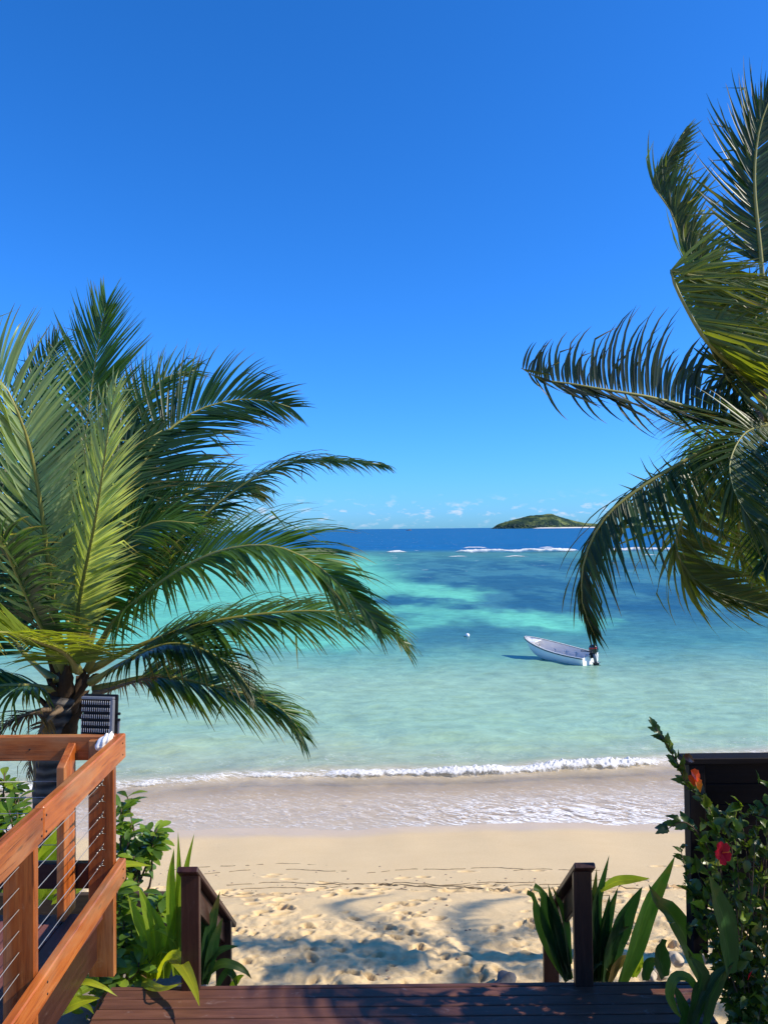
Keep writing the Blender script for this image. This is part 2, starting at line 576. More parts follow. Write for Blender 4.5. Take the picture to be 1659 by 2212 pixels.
xs = np.concatenate([-np.geomspace(6000, 7.2, 40), np.linspace(-7, 8.5, 600), np.geomspace(8.7, 6000, 40)])
ys = np.concatenate([np.linspace(-40, 6.8, 24), np.linspace(6.9, 14.2, 350), np.linspace(14.3, 24, 90), np.geomspace(24.5, 12000, 60)])
GX, GY = np.meshgrid(xs, ys)
GZ = beach_base(GX, GY)
darkerA = np.zeros_like(GX)


def ground_z(x, y):
    return float(beach_base(np.array([x], float), np.array([y], float))[0])


inner = sstep(7.2, 6, np.abs(GX - .6)) * sstep(14.4, 13.6, GY)
GZ += inner * ((fbm(GX * .9, GY * .9, 4) - .5) * .10 * sstep(12.4, 10.2, GY) + (fbm(GX * 4, GY * 4, 3) - .5) * .022 * sstep(13, 11.5, GY))
churn = sstep(10.6, 9.4, GY + (fbm(GX * .7 + 5, GY * .1, 2) - .5) * 1.2)
rg_ = np.abs(fbm(GX * 2.6, GY * 2.6, 4) - .5)
GZ += inner * churn * (rg_ * .17 - .03 + (fbm(GX * 6, GY * 6, 5, .7) - .5) * .085)
# little scarp where the last tide stopped, crumbled by feet
sc_y = 11.75 + (fbm(GX * .35, GX * 0 + 2.2, 3) - .5) * .9
GZ += inner * .055 * sstep(-.06, .05, GY * -1 + sc_y + (fbm(GX * 5, GY * 5, 2) - .5) * .1)
darkerA = np.maximum(darkerA, inner * .75 * np.exp(-((GY - sc_y) / .13) ** 2) * sstep(.42, .6, fbm(GX * 1.6, GY * 3, 3)))


def dimple(cx, cy, a, la, lb, dep):
    global GZ, darkerA
    R = 2.6 * max(la, lb)
    i0, i1 = np.searchsorted(ys, (cy - R, cy + R)); j0, j1 = np.searchsorted(xs, (cx - R, cx + R))
    if i1 - i0 < 2 or j1 - j0 < 2: return
    x = GX[i0:i1, j0:j1] - cx; y = GY[i0:i1, j0:j1] - cy
    u = (x * math.cos(a) + y * math.sin(a)) / la; v = (-x * math.sin(a) + y * math.cos(a)) / lb
    r = np.sqrt(u * u + v * v) * (1 + .25 * (fbm(x * 9 + cx, y * 9 + cy, 2) - .5))
    h = -dep * sstep(1.08, .74, r) + dep * .34 * np.exp(-((r - 1.28) / .26) ** 2) + dep * .35 * (fbm(x * 22 + cy, y * 22, 2) - .5) * (r < 1.2)
    GZ[i0:i1, j0:j1] += h
    darkerA[i0:i1, j0:j1] = np.maximum(darkerA[i0:i1, j0:j1], .55 * sstep(1.0, .4, r))


rs = random.Random(5)
for _ in range(230):      # trampled sand by the stairs
    dimple(rs.uniform(-5, 6), rs.uniform(7.2, 10.6), rs.uniform(0, 3.1), rs.uniform(.06, .125), rs.uniform(.04, .07), rs.uniform(.02, .05))
for _ in range(85):
    dimple(rs.uniform(-5.5, 7), rs.gauss(11.1, .6), rs.uniform(-.9, .9), rs.uniform(.10, .15), rs.uniform(.05, .08), rs.uniform(.025, .055))
for _ in range(75):
    xx = rs.uniform(-5.5, 7.5)
    dimple(xx, 11.75 + rs.gauss(0, .16), rs.uniform(-.5, .5), rs.uniform(.10, .20), rs.uniform(.05, .09), rs.uniform(.04, .075))
for _ in range(16):
    dimple(rs.uniform(-3, 7), rs.gauss(12.9, .45), rs.uniform(-.5, .5), rs.uniform(.11, .15), rs.uniform(.06, .08), rs.uniform(.02, .045))
wetA = sstep(17.3, 18.3, GY + (fbm(GX * .4, GY * .2, 3) - .5) * 1.1)
me = mesh_np('beach', np.stack([GX, GY, GZ], -1).reshape(-1, 3), grid_quads(len(ys), len(xs)), True,
             {'wet': wetA.ravel(), 'damp': darkerA.ravel()})
tag(link('beach', me, M['sand']), kind='structure')

# ------------------------------------------------------------------ sea
sy = np.concatenate([np.exp(np.arange(math.log(16.0), math.log(330), .0060)), np.geomspace(332, 14000, 90)])
su = np.concatenate([-np.geomspace(2.6, .63, 24), np.linspace(-.62, .62, 420), np.geomspace(.63, 2.6, 24)])
SU, SY = np.meshgrid(su, sy)
SX = SU * SY
bz = beach_base(SX, SY)
BRK = 21.8 + (SX + 7.5) * .115 + (fbm(SX * .25, SX * 0 + 4, 3) - .5) * 1.3      # line of the breaker on the shore
off = SY - BRK
amp = sstep(18.5, 26, SY) * sstep(420, 120, SY)
z = (fbm(SX * .55 + 2, SY * .9, 4) - .5) * .16 * amp
z += (fbm(SX * .13, SY * .35, 3) - .5) * .26 * sstep(24, 45, SY) * sstep(700, 250, SY)
z += .06 * np.exp(-(np.where(off > 0, off / 1.5, off / .4)) ** 2)
z += .10 * np.exp(-((off - 4.2) / 1.1) ** 2) * fbm(SX * .3, SY * .2, 2)
z += (fbm(SX * 3.2, SY * 4.2, 3) - .5) * .02 * sstep(17.6, 19, SY) * sstep(60, 30, SY)
depth = np.maximum(z - bz, 0)
clear = np.exp(-depth * 1.1) * (.25 + .75 * sstep(BRK + .4, BRK - 1.9, SY)) * sstep(BRK + 3.0, BRK + .3, SY)
clear = np.clip(clear, 0, .97)
# what lies under the water, mapped by the sight line on the reef flat
hz = 528.5 - .0105 * (SU * 759)
PX = (SU * 759 + 383.5) / .46233
PYv = (hz + CAM_Z / SY * 759) / .46293
PX = PX + ((fbm(SX * .10, SY * .05, 4) - .5) * 90 + (fbm(SX * .55, SY * .35, 4) - .5) * 60) * np.clip(60 / SY, .25, 1.2)
PYw = PYv + ((fbm(SX * .07 + 9, SY * .035, 4) - .5) * 34 + (fbm(SX * .45, SY * .16, 4, .6) - .5) * 30) * np.clip((PYv - 1180) / 120, .12, 1)


def poly_mask(poly, x, y, soft):
    inside = np.zeros(x.shape, bool); dmin = np.full(x.shape, 1e9)
    n = len(poly)
    for i in range(n):
        x0, y0 = poly[i]; x1, y1 = poly[(i + 1) % n]
        c = ((y0 > y) != (y1 > y)) & (x < (x1 - x0) * (y - y0) / ((y1 - y0) if y1 != y0 else 1e-9) + x0)
        inside ^= c
        ex, ey = (x1 - x0), (y1 - y0) * 3
        t = np.clip(((x - x0) * ex + (y - y0) * 3 * ey) / (ex * ex + ey * ey), 0, 1)
        dmin = np.minimum(dmin, np.hypot(x - x0 - t * ex, (y - y0) * 3 - t * ey))
    s = np.where(inside, dmin, -dmin)
    return sstep(-soft, soft, s)


def lin(r, g, b):
    f = lambda c: ((c / 255 + .055) / 1.055) ** 2.4 if c > 10 else c / 255 / 12.92
    return np.array([f(r), f(g), f(b)])


turq = poly_mask([(-400, 1192), (700, 1192), (830, 1203), (805, 1226), (860, 1246), (960, 1263), (1050, 1272), (1015, 1288), (930, 1306),
                  (1050, 1318), (1180, 1330), (1330, 1350), (1230, 1372), (1090, 1356), (960, 1346), (880, 1366), (800, 1392), (-400, 1410)], PX, PYw, 34)
dark = np.maximum(poly_mask([(760, 1284), (840, 1278), (935, 1288), (1000, 1292), (900, 1303), (820, 1302)], PX, PYw, 26),
                  poly_mask([(880, 1352), (1000, 1338), (1110, 1352), (1160, 1380), (1080, 1400), (900, 1398), (860, 1374)], PX, PYw, 44) * .85)
dark = np.maximum(dark, poly_mask([(600, 1316), (800, 1316), (940, 1326), (860, 1338), (600, 1342)], PX, PYw, 24) * .7)
turq = turq * (1 - dark)
patch = sstep(.42, .64, fbm(SX * .20 + 30, SY * .075, 6, .6))
c_deep = lin(8, 92, 152); c_reef = lin(36, 92, 120); c_reefl = lin(72, 140, 150); c_turq = lin(100, 198, 172)
c_teal = lin(84, 158, 150); c_near = lin(138, 184, 160); c_shore = lin(170, 188, 160)
tile = lambda c: np.broadcast_to(c, SX.shape + (3,))
mixc = lambda a, b, t: a * (1 - t[..., None]) + b * t[..., None]
colr = mixc(tile(c_reef), tile(c_reefl), patch * .55)
colr = mixc(colr, tile(c_turq * .85), .75 * sstep(930, 760, PX) * sstep(1198, 1215, PYw) * (1 - dark * .8))
colr = mixc(colr, tile(c_teal), sstep(1310, 1385, PYw) * (.95 - .45 * sstep(1080, 1250, PX)))
colr = mixc(colr, tile(c_reef), np.clip(dark, 0, 1) * .75)
colr = mixc(colr, tile(c_turq), turq * (.75 + .25 * patch))
colr = mixc(colr, tile(c_teal * .8), sstep(1222, 1196, PYw) * .6)
nearm = sstep(1375, 1480, PYw)
colr = mixc(colr, tile(c_near), nearm)
colr = mixc(colr, tile(c_shore), sstep(1560, 1660, PYw) * .6)
colr = mixc(colr, tile(lin(205, 202, 178)), sstep(1.0, -.5, off))
colr = mixc(colr, tile(c_deep), sstep(1196, 1184, PYv + (fbm(SX * .03, SY * .01, 3) - .5) * 8))
foam = .42 * np.exp(-((off + .1) / .35) ** 2)
foam += .40 * np.exp(-((SY - 19.3) / 1.0) ** 2) * sstep(-2, 6, SX) * sstep(11, 7, SX + SY * .1) + .19 * sstep(17.6, 18.6, SY) * sstep(BRK - .4, BRK - 2.6, SY)
foam += .30 * np.exp(-((depth - .008) / .009) ** 2) * sstep(-3, 3, SX + (fbm(SX * .9, SY * .3, 2) - .5) * 6) * (SY < 19.5)
foam += .22 * sstep(1.4, .1, np.abs(off - 1.2)) * fbm(SX * 1.2, SY * .5, 3)
foam = np.clip(foam, 0, 1)
farA = sstep(60, 190, SY)
me = mesh_np('sea', np.stack([SX, SY, z], -1).reshape(-1, 3), grid_quads(len(sy), len(su)), True,
             {'watertint': colr.reshape(-1, 3), 'clear': clear.ravel(), 'foam': foam.ravel(), 'far': farA.ravel()})
tag(link('sea', me, M['sea']), kind='structure')


def foam_ridge(name, x0, x1, yfun, wfun, hfun, step, across, seed, lumps):
    """a tumbling crest: a rounded ridge with broken, lumpy skin"""
    X = np.arange(x0, x1, step)
    V = np.linspace(-1, 1, across)
    xx, vv = np.meshgrid(X, V, indexing='ij')
    w = wfun(xx); h = hfun(xx)
    n = fbm(xx * lumps[0] + seed, vv * lumps[1] + seed, 5, .62) - .5
    yy = yfun(xx) + vv * w + n * w * .6
    zz = h * np.sqrt(np.clip(1 - vv ** 2, 0, 1)) * (1 + n * lumps[2]) + .01
    xo = xx + (fbm(xx * lumps[0] * 1.3 + 40 + seed, vv * 3, 3) - .5) * step * 2
    edge = np.clip(h / np.max(h) * 1.6, 0, 1) * (1 - np.abs(vv) ** 2.2 * .8) * .62 + (fbm(xx * lumps[0] * .35 + 9, vv * 1.5 + seed, 3) - .5) * .5
    return mesh_np(name, np.stack([xo, yy, zz], -1).reshape(-1, 3), grid_quads(len(X), across), True, {'edge': edge.ravel()})


brk1 = lambda x: 21.8 + (x + 7.5) * .115 + (fbm(x * .25, x * 0 + 4, 3) - .5) * 1.3 - .22
gap = lambda x: (sstep(.25, .5, fbm(x * .42 + 1.7, x * 0 + 6, 3)) * .5 + .5) * (.55 + .45 * sstep(-5, 2, x)) * (.8 + .4 * fbm(x * 2.2, x * 0 + 3, 3))
me = foam_ridge('shore_break', -14, 9.2, brk1, lambda x: .15 + .17 * gap(x), lambda x: .20 * gap(x) * sstep(9.2, 7.6, x), .022, 26, 3, (13, 3.5, .9))
tag(link('breaking_foam', me, M['foam']), kind='stuff')
for i, (xa, xb, yb, hh, ww) in enumerate([(-22, -11, 226, .35, 1.2), (-1, 8, 230, .5, 1.5), (19, 58, 222, .85, 2.6), (64, 90, 222, .85, 2.4), (26, 38, 268, .35, 1.2), (52, 60, 264, .3, 1.2),
                                          (15, 22, 190, .2, 1.0), (28, 36, 186, .22, 1.0), (62, 68, 186, .2, 1.0), (96, 170, 224, 1.0, 2.2), (-110, -40, 226, .8, 1.6)]):
    me = foam_ridge('reef_surf', xa, xb, lambda x, yb=yb: yb + (fbm(x * .05, x * 0 + yb, 3) - .5) * 7,
                    lambda x, ww=ww: ww * (.5 + fbm(x * .2, x * 0 + 1, 2)),
                    lambda x, hh=hh, xa=xa, xb=xb: hh * (.6 + .7 * fbm(x * .16 + 3, x * 0 + 2, 3)) * sstep(xa, xa + 4, x) * sstep(xb, xb - 4, x), .22, 9, i * 7, (.9, 2, .8))
    tag(link('reef_surf', me, M['foam']), kind='stuff')

# ------------------------------------------------------------------ islands
YI = 4000.0
ipx = lambda p: (p * .46233 - 383.5) / 759 * YI
PXs = [1058, 1065, 1075, 1090, 1110, 1130, 1150, 1170, 1184, 1192, 1205, 1220, 1240, 1262, 1300, 1340, 1400, 1480, 1560, 1640]
PHs = [0, 3, 10, 16, 21, 26, 29, 29.5, 31, 30.5, 25, 20.5, 16, 11, 8, 6, 5, 6, 5, 0]
ix = np.linspace(ipx(1056), ipx(1650), 260)
iv = np.linspace(-1, 1, 60)
IX, IV = np.meshgrid(ix, iv)
hgt = np.interp(IX, [ipx(p) for p in PXs], PHs) * .463 / 759 * YI * 1.02
prof = np.clip(1 - np.abs(IV) ** 1.6, 0, 1)
nz = fbm(IX * .012, IV * 3 + 4, 5) - .5
rav = np.abs(fbm(IX * .02 + 5, IV * 1.2, 4) - .5)
IZ = hgt * prof * (1 + nz * .35 - rav * .7 * (1 - prof)) - 1.2
me = mesh_np('island', np.stack([IX, YI + IV * (40 + hgt * 2.2), IZ], -1).reshape(-1, 3), grid_quads(60, 260), True)
tag(link('island', me, M['island']), kind='structure')
bm = bmesh.new()
for i in range(420):
    p = rs.uniform(1062, 1640); x = ipx(p)
    h = float(np.interp(p, PXs, PHs)) * .463 / 759 * YI
    if i < 300:
        v = -rs.uniform(.72, .97)
    else:
        v = rs.uniform(-.12, .02)
        if p > 1262: continue
    zb = h * max(0, 1 - abs(v) ** 1.6) * .9
    s = rs.uniform(2.2, 5.0) * (1 if i < 300 else .75)
    r = bmesh.ops.create_icosphere(bm, subdivisions=1, radius=s)
    for q in r['verts']:
        q.co = Vector((q.co.x * rs.uniform(.9, 1.7), q.co.y, q.co.z * rs.uniform(.7, 1.25))) + Vector((x, YI + v * (40 + h * 2.2), zb + s * .3))
tag(link('island_wood', from_bm('island_wood', bm, True), M['wood_far']), kind='stuff')
bx_ = np.linspace(ipx(1132), ipx(1300), 60)
bv = np.array([0, .5, 1.0])
BX, BV = np.meshgrid(bx_, bv)
hh_ = np.interp(BX, [ipx(p) for p in PXs], PHs) * .463 / 759 * YI
tap = sstep(ipx(1132), ipx(1150), BX) * sstep(ipx(1310), ipx(1270), BX)
me = mesh_np('island_beach', np.stack([BX, YI - (40 + hh_ * 2.2) - 60 + BV * 70, -2 + BV * (2 + 5 * tap)], -1).reshape(-1, 3), grid_quads(3, 60), True)
tag(link('island_beach', me, M['sand_far']), kind='structure')
ri = bmesh.new()
for dx, s in ((0, 1.0), (-6, .6), (5, .5), (-11, .3)):
    r = bmesh.ops.create_icosphere(ri, subdivisions=2, radius=4 * s)
    for q in r['verts']:
        q.co = Vector((q.co.x * 1.7 + dx + rs.uniform(-.5, .5), q.co.y + rs.uniform(-.5, .5), q.co.z * .95 + rs.uniform(-.5, .5)))
o = link('rock_islet', from_bm('rock_islet', ri), M['rock'], None, Matrix.Translation((83, 2500, -.2)))
tag(o, 'tiny dark rock islet breaking the horizon line left of the green island', 'rock')

# ------------------------------------------------------------------ landing, stairs, left deck
landing = empty('landing', (0, 4, 4.51))
tag(landing, kind='structure')
LZ = 4.51
pitch = .088
pl_me = [box_mesh(3.42, .081, .028, .004, name='plank') for _ in range(1)][0]
pl_me.materials.append(M['landing'])
for i in range(24):
    yy = 4.51 - pitch * i - .041
    o = link('plank', pl_me, None, landing, Matrix.Translation((.068 + rs.uniform(-.006, .006), yy, LZ - .014 + rs.uniform(-.0025, .0025))))
board('fascia', (-1.64, 4.535, LZ - .078), (1.775, 4.535, LZ - .078), .03, .15, M['landing'], landing)
for x in (-1.6, -.5, .6, 1.7):
    board('joist', (x, 2.4, LZ - .12), (x, 4.5, LZ - .12), .045, .17, M['stair'], landing)

stairs = empty('beach_stairs', (0, 5, 2.6))
tag(stairs, kind='structure')
for i in range(12):
    yt, zt = 4.68 + i * .225, LZ - .18 * (i + 1)
    if zt < 2.45: break
    for q in (0, 1):
        board('tread', (-1.1, yt + q * .1, zt), (1.1, yt + q * .1, zt), .092, .03, M['landing'], stairs)
for x in (-1.13, 1.11):
    board('stringer', (x, 4.56, LZ - .16), (x, 7.0, LZ - .16 - 1.95), .05, .24, M['stair'], stairs)


def handrail(sx, label):
    t = empty('stair_handrail', (sx, 4.5, LZ), label, 'handrail', 'handrails of the beach stairs')
    inner = -1 if sx > 0 else 1
    for y0, zt in ((4.52, 5.185), (5.42, 4.455)):
        board('post', (sx, y0, zt - (1.05 if y0 < 5 else 1.15)), (sx, y0, zt), .045, .106, M['stair'], t, up=Vector((1, 0, 0)))
    a = Vector((sx - inner * .004, 4.46, 5.228)); b = Vector((sx - inner * .004, 5.58, 4.335))
    dirv = (b - a).normalized()
    c = a + dirv * 3.0
    board('rail_cap', a, b + dirv * .01, .122, .036, M['stair'], t, bev=.006)
    dn = Vector((0, dirv.z, -dirv.y)).normalized() * .083
    if dn.z > 0: dn = -dn
    board('side_rail', a + dn + dirv * .17, b + dn - dirv * .05, .032, .125, M['stair'], t)
    return t


handrail(-1.16, 'dark brown stair handrail with sloping cap beside the sunlit lily clump')
handrail(1.142, 'black shaded stair handrail with sloping cap standing in front of broad lily leaves')

deck = empty('upper_deck', (-2.6, 3.5, 5.03))
tag(deck, kind='structure')
DZ = 5.03
dk_me = box_mesh(3.4, .092, .03, .004, name='plank'); dk_me.materials.append(M['deckboard'])
rotz = Matrix.Rotation(math.radians(90), 4, 'Z')
for i in range(24):
    x = -1.665 - i * .098
    link('plank', dk_me, None, deck, Matrix.Translation((x, 2.66, DZ - .015 + rs.uniform(-.002, .002))) @ rotz)
board('rim_joist', (-1.60, .9, DZ - .14), (-1.66, 4.33, DZ - .14), .04, .21, M['stair'], deck)
board('rim_joist', (-1.70, 4.345, DZ - .14), (-4.2, 4.345, DZ - .14), .04, .21, M['stair'], deck)
for x in (-1.9, -3.2):
    for y in (2.0, 4.0):
        board('bearer_post', (x, y, 2.4), (x, y, DZ - .25), .1, .1, M['stair'], deck, up=Vector((1, 0, 0)))

# ---- deck railing
rail = empty('deck_railing', (-1.53, 4.4, DZ), 'varnished orange timber deck railing with thin steel cables and a sharp corner', 'railing')
RT = 6.025


def rx(y):          # outer face of the side rail
    return -1.511 + .043 * (4.40 - y)


# the long side rail is two lengths butted over the middle post
def side_rail(y0, y1, zt, h, nm, th=.045):
    return board(nm, (rx(y0) - th / 2, y0, zt - h / 2), (rx(y1) - th / 2, y1, zt - h / 2), th, h, M['rail'], rail, bev=.006)


side_rail(3.262, .9, RT, .142, 'top_rail')
side_rail(4.44, 3.266, RT + .003, .142, 'top_rail')
side_rail(4.44, .9, 5.31, .122, 'lower_rail')
board('back_rail', (rx(4.44) - .047, 4.42, RT - .071), (-4.3, 4.42, RT - .071), .045, .142, M['rail'], rail, bev=.006)
board('back_lower_rail', (rx(4.44) - .20, 4.42, 5.225), (-4.3, 4.42, 5.225), .045, .145, M['stair'], rail)
for y0, w in ((4.385, .145), (3.30, .135), (2.15, .135)):
    x = rx(y0) - .047 - w / 2
    p = board('post', (x, y0, 4.67), (x, y0, RT - .15 if y0 != 4.385 else RT - .02), .042, w, M['rail'], rail, up=Vector((1, 0, 0)))
# inner post of the back run, its top cut to a slope
bm = bmesh.new()
xa, xb, ya, yb, zb0 = -1.828, -1.783, 4.235, 4.392, 5.05
vs = [bm.verts.new(c) for c in ((xa, ya, zb0), (xb, ya, zb0), (xb, yb, zb0), (xa, yb, zb0), (xa, ya, 5.895), (xb, ya, 5.895), (xb, yb, 5.99), (xa, yb, 5.99))]
for f in ((3, 2, 1, 0), (4, 5, 6, 7), (0, 1, 5, 4), (1, 2, 6, 5), (2, 3, 7, 6), (3, 0, 4, 7)):
    bm.faces.new([vs[i] for i in f])
bmesh.ops.bevel(bm, geom=bm.edges[:], offset=.004, segments=1, affect='EDGES')
me = from_bm('slant_post', bm)
ctr = Vector(((xa + xb) / 2, (ya + yb) / 2, 5.5))
me.transform(Matrix.Rotation(math.radians(90), 4, 'Y').inverted() @ Matrix.Translation(-ctr))
link('slant_post', me, M['rail'], rail, Matrix.Translation(ctr) @ Matrix.Rotation(math.radians(90), 4, 'Y'))
board('post', (-3.0, 4.33, 4.67), (-3.0, 4.33, RT - .15), .12, .042, M['rail'], rail, up=Vector((1, 0, 0)))

for i in range(6):
    z0 = 5.765 - .0905 * i
    xm = lambda y: rx(y) - .047 - .066
    sag = .0
    pts = [Vector((xm(4.29), 4.29, z0)), Vector((xm(3.32), 3.32, z0 + .004)), Vector((xm(3.26), 3.26, z0 + .004)), Vector((xm(2.6), 2.6, z0 - (.016 if i == 0 else .003))), Vector((xm(.9), .9, z0))]
    tube('cable', [Vector(p) for p in spline(pts, 24)], .0019, M['steel'], rail, 5)
    tube('cable', [Vector((-1.80, 4.40, z0)), Vector((-4.3, 4.40, z0))], .0022, M['steel'], rail, 5)
    # swage stud and eye on the corner post
    bm = bmesh.new()
    a = Vector((xm(4.362), 4.362, z0))
    bm_p = lambda *c: a + Vector(c)
    add_tube(bm, [bm_p(0, -.002, 0), bm_p(0, -.018, 0)], .008, 8)
    add_tube(bm, [bm_p(0, -.022, 0), bm_p(0, -.05, 0)], .006, 8)
    add_tube(bm, [bm_p(0, -.05, 0), bm_p(0, -.085, 0)], [.0048, .004], 8)
    add_tube(bm, [bm_p(.012, -.002, .026), bm_p(.012, -.016, .022), bm_p(.004, -.026, .006)], .003, 6)
    add_tube(bm, [bm_p(.02, -.004, -.016), bm_p(.012, -.014, -.008), bm_p(.002, -.024, 0)], .003, 6)
    me = from_bm('cable_fitting', bm, True)
    me.transform(parent_world(rail).inverted())
    link('cable_fitting', me, M['fitting'], rail, parent_world(rail))
for (yy, zz) in ((3.29, 5.985), (3.29, 5.915), (4.38, 5.985), (4.38, 5.92), (3.24, 5.985), (3.24, 5.915), (3.30, 5.27), (3.30, 5.22), (4.38, 5.27), (4.38, 5.22)):
    tube('screw', [Vector((rx(yy) - .004, yy, zz)), Vector((rx(yy) + .0025, yy, zz))], .005, M['blackmetal'], rail, 8)
for (xx, zz) in ((-2.05, 5.95), (-1.70, 4.98)):
    tube('screw', [Vector((xx, 4.40, zz)), Vector((xx, 4.3945, zz))], .005, M['blackmetal'], rail, 8)

# ---- floodlight on the corner, its finned back to us
fl = empty('floodlight', (-1.675, 4.44, RT), 'black finned floodlight on a bracket, seen from behind on the railing corner', 'floodlight')
FM = Matrix.Translation((-1.672, 4.46, 6.128)) @ Matrix.Rotation(math.radians(-9), 4, 'Z') @ Matrix.Rotation(math.radians(-4), 4, 'X')


def fbox(bm, cx, cy, cz, sx, sy, sz):
    r = bmesh.ops.create_cube(bm, size=1)
    for v in r['verts']:
        v.co = Vector((v.co.x * sx + cx, v.co.y * sy + cy, v.co.z * sz + cz))


bm = bmesh.new(); fbox(bm, 0, .012, 0, .212, .022, .236)
bmesh.ops.bevel(bm, geom=bm.edges[:], offset=.004, segments=2, affect='EDGES')
link('housing', from_bm('housing', bm), M['blackmetal'], fl, FM)
bm = bmesh.new()
fbox(bm, .086, -.014, -.008, .022, .026, .198); fbox(bm, -.004, -.014, .1, .200, .026, .016)
bmesh.ops.bevel(bm, geom=bm.edges[:], offset=.003, segments=1, affect='EDGES')
link('rim', from_bm('rim', bm), M['greymetal'], fl, FM)
bm = bmesh.new()
for r_ in range(5):
    for c in range(14):
        fbox(bm, -.095 + c * .0132, -.013, .073 - r_ * .0395, .0034, .026, .0255)
o = link('cooling_fins', from_bm('cooling_fins', bm), M['blackmetal'], fl, FM); o['kind'] = 'stuff'
bm = bmesh.new()
for r_ in range(5):
    for c in range(14):
        fbox(bm, -.0955 + c * .0132, -.0275, .075 - r_ * .0395, .0026, .003, .0215)
o = link('fin_highlights', from_bm('fin_highlights', bm), M['finlit'], fl, FM); o['kind'] = 'stuff'  # pale strips: light on the fin ends put into the colour
bm = bmesh.new(); fbox(bm, -.012, -.004, -.016, .176, .006, .196)
link('fin_plate', from_bm('fin_plate', bm), M['blackmetal'], fl, FM)
bm = bmesh.new()
add_tube(bm, [Vector((.116, .012, -.02)), Vector((.116, .012, -.112)), Vector((.0, .012, -.113)), Vector((-.116, .012, -.112)), Vector((-.116, .012, -.02))], .0075, 4)
link('bracket', from_bm('bracket', bm), M['greymetal'], fl, FM)
for cx, cz in ((.118, .01), (.118, -.025), (-.118, -.02)):
    bm = bmesh.new(); add_tube(bm, [Vector((cx - .008, .004, cz)), Vector((cx + .008, .004, cz))], .008, 8)
    link('bolt', from_bm('bolt', bm), M['blackmetal'], fl, FM)
bm = bmesh.new(); add_tube(bm, [Vector((.0, -.01, -.112)), Vector((.005, -.02, -.128)), Vector((.012, -.02, -.14))], .004, 6)
link('power_cord', from_bm('power_cord', bm), M['blackmetal'], fl, FM)

bm = bmesh.new()
bmesh.ops.create_icosphere(bm, subdivisions=4, radius=1)
for v in bm.verts:
    n = v.co.copy()
    cr = .16 * abs(math.sin(n.x * 3.1 + n.z * 4.3)) + .14 * abs(math.sin(n.y * 3.7 - n.z * 2.9 + 1)) + .06 * math.sin(9 * n.x + 7 * n.z + 3 * n.y)
    r_ = 1.12 - cr
    v.co = Vector((n.x * .034 * (1 - .25 * n.z), n.y * .036, n.z * .058)) * r_ + Vector((.018 * n.z, .016 * n.z, 0))
o = link('cloth_rag', from_bm('cloth_rag', bm, True), M['white'], None, Matrix.Translation((-1.612, 4.375, 6.0)) @ Matrix.Rotation(math.radians(24), 4, 'Y'))
tag(o, 'crumpled white rag stuffed into the railing corner below the floodlight', 'rag')

# ---- dark screen on the right
sc = empty('privacy_screen', (1.78, 4.42, 4.78), 'black stained timber privacy screen standing behind the hibiscus bush', 'screen')
board('post', (1.775, 4.42, 4.76), (1.775, 4.42, 5.83), .09, .09, M['ebony'], sc, up=Vector((0, 1, 0)))
board('post', (3.3, 4.42, 4.5), (3.3, 4.42, 5.83), .09, .09, M['ebony'], sc, up=Vector((0, 1, 0)))
board('top_rail', (1.70, 4.42, 5.85), (4.4, 4.42, 5.85), .11, .035, M['ebony'], sc)
for i in range(7):
    z0 = 5.765 - i * .118
    board('plank', (1.822, 4.43, z0), (4.4, 4.43, z0), .022, .1172, M['ebony'], sc)
board('bottom_rail', (1.822, 4.425, 4.935), (4.4, 4.425, 4.935), .05, .07, M['ebony'], sc)

# ---- timber wall and planting beds
rw = empty('timber_wall', (-2.2, 5.6, 3.2), 'low dark brown timber wall behind the lilies under the deck corner', 'wall')
for i in range(5):
    board('plank', (-3.4, 5.6, 4.47 - i * .19), (-1.42, 5.6, 4.47 - i * .19), .045, .184, M['wall'], rw)
for x in (-3.2, -2.3, -1.5):
    board('post', (x, 5.66, 2.4), (x, 5.66, 4.5), .08, .08, M['wall'], rw, up=Vector((1, 0, 0)))
gx, gy = np.meshgrid(np.linspace(-4.4, -1.28, 50), np.linspace(2.2, 5.57, 50))
gz = 4.02 + (fbm(gx * 3, gy * 3, 4) - .5) * .16
tag(link('planting_bed', mesh_np('planting_bed', np.stack([gx, gy, gz], -1).reshape(-1, 3), grid_quads(50, 50)), M['soil']), kind='structure')
gx, gy = np.meshgrid(np.linspace(1.3, 5.2, 60), np.linspace(2.2, 5.5, 50))
gz = 4.12 - .9 * sstep(4.6, 5.5, gy) - .15 * sstep(1.8, 1.3, gx) + (fbm(gx * 3, gy * 3 + 7, 4) - .5) * .16
tag(link('planting_bed', mesh_np('planting_bed', np.stack([gx, gy, gz], -1).reshape(-1, 3), grid_quads(50, 60)), M['soil']), kind='structure')


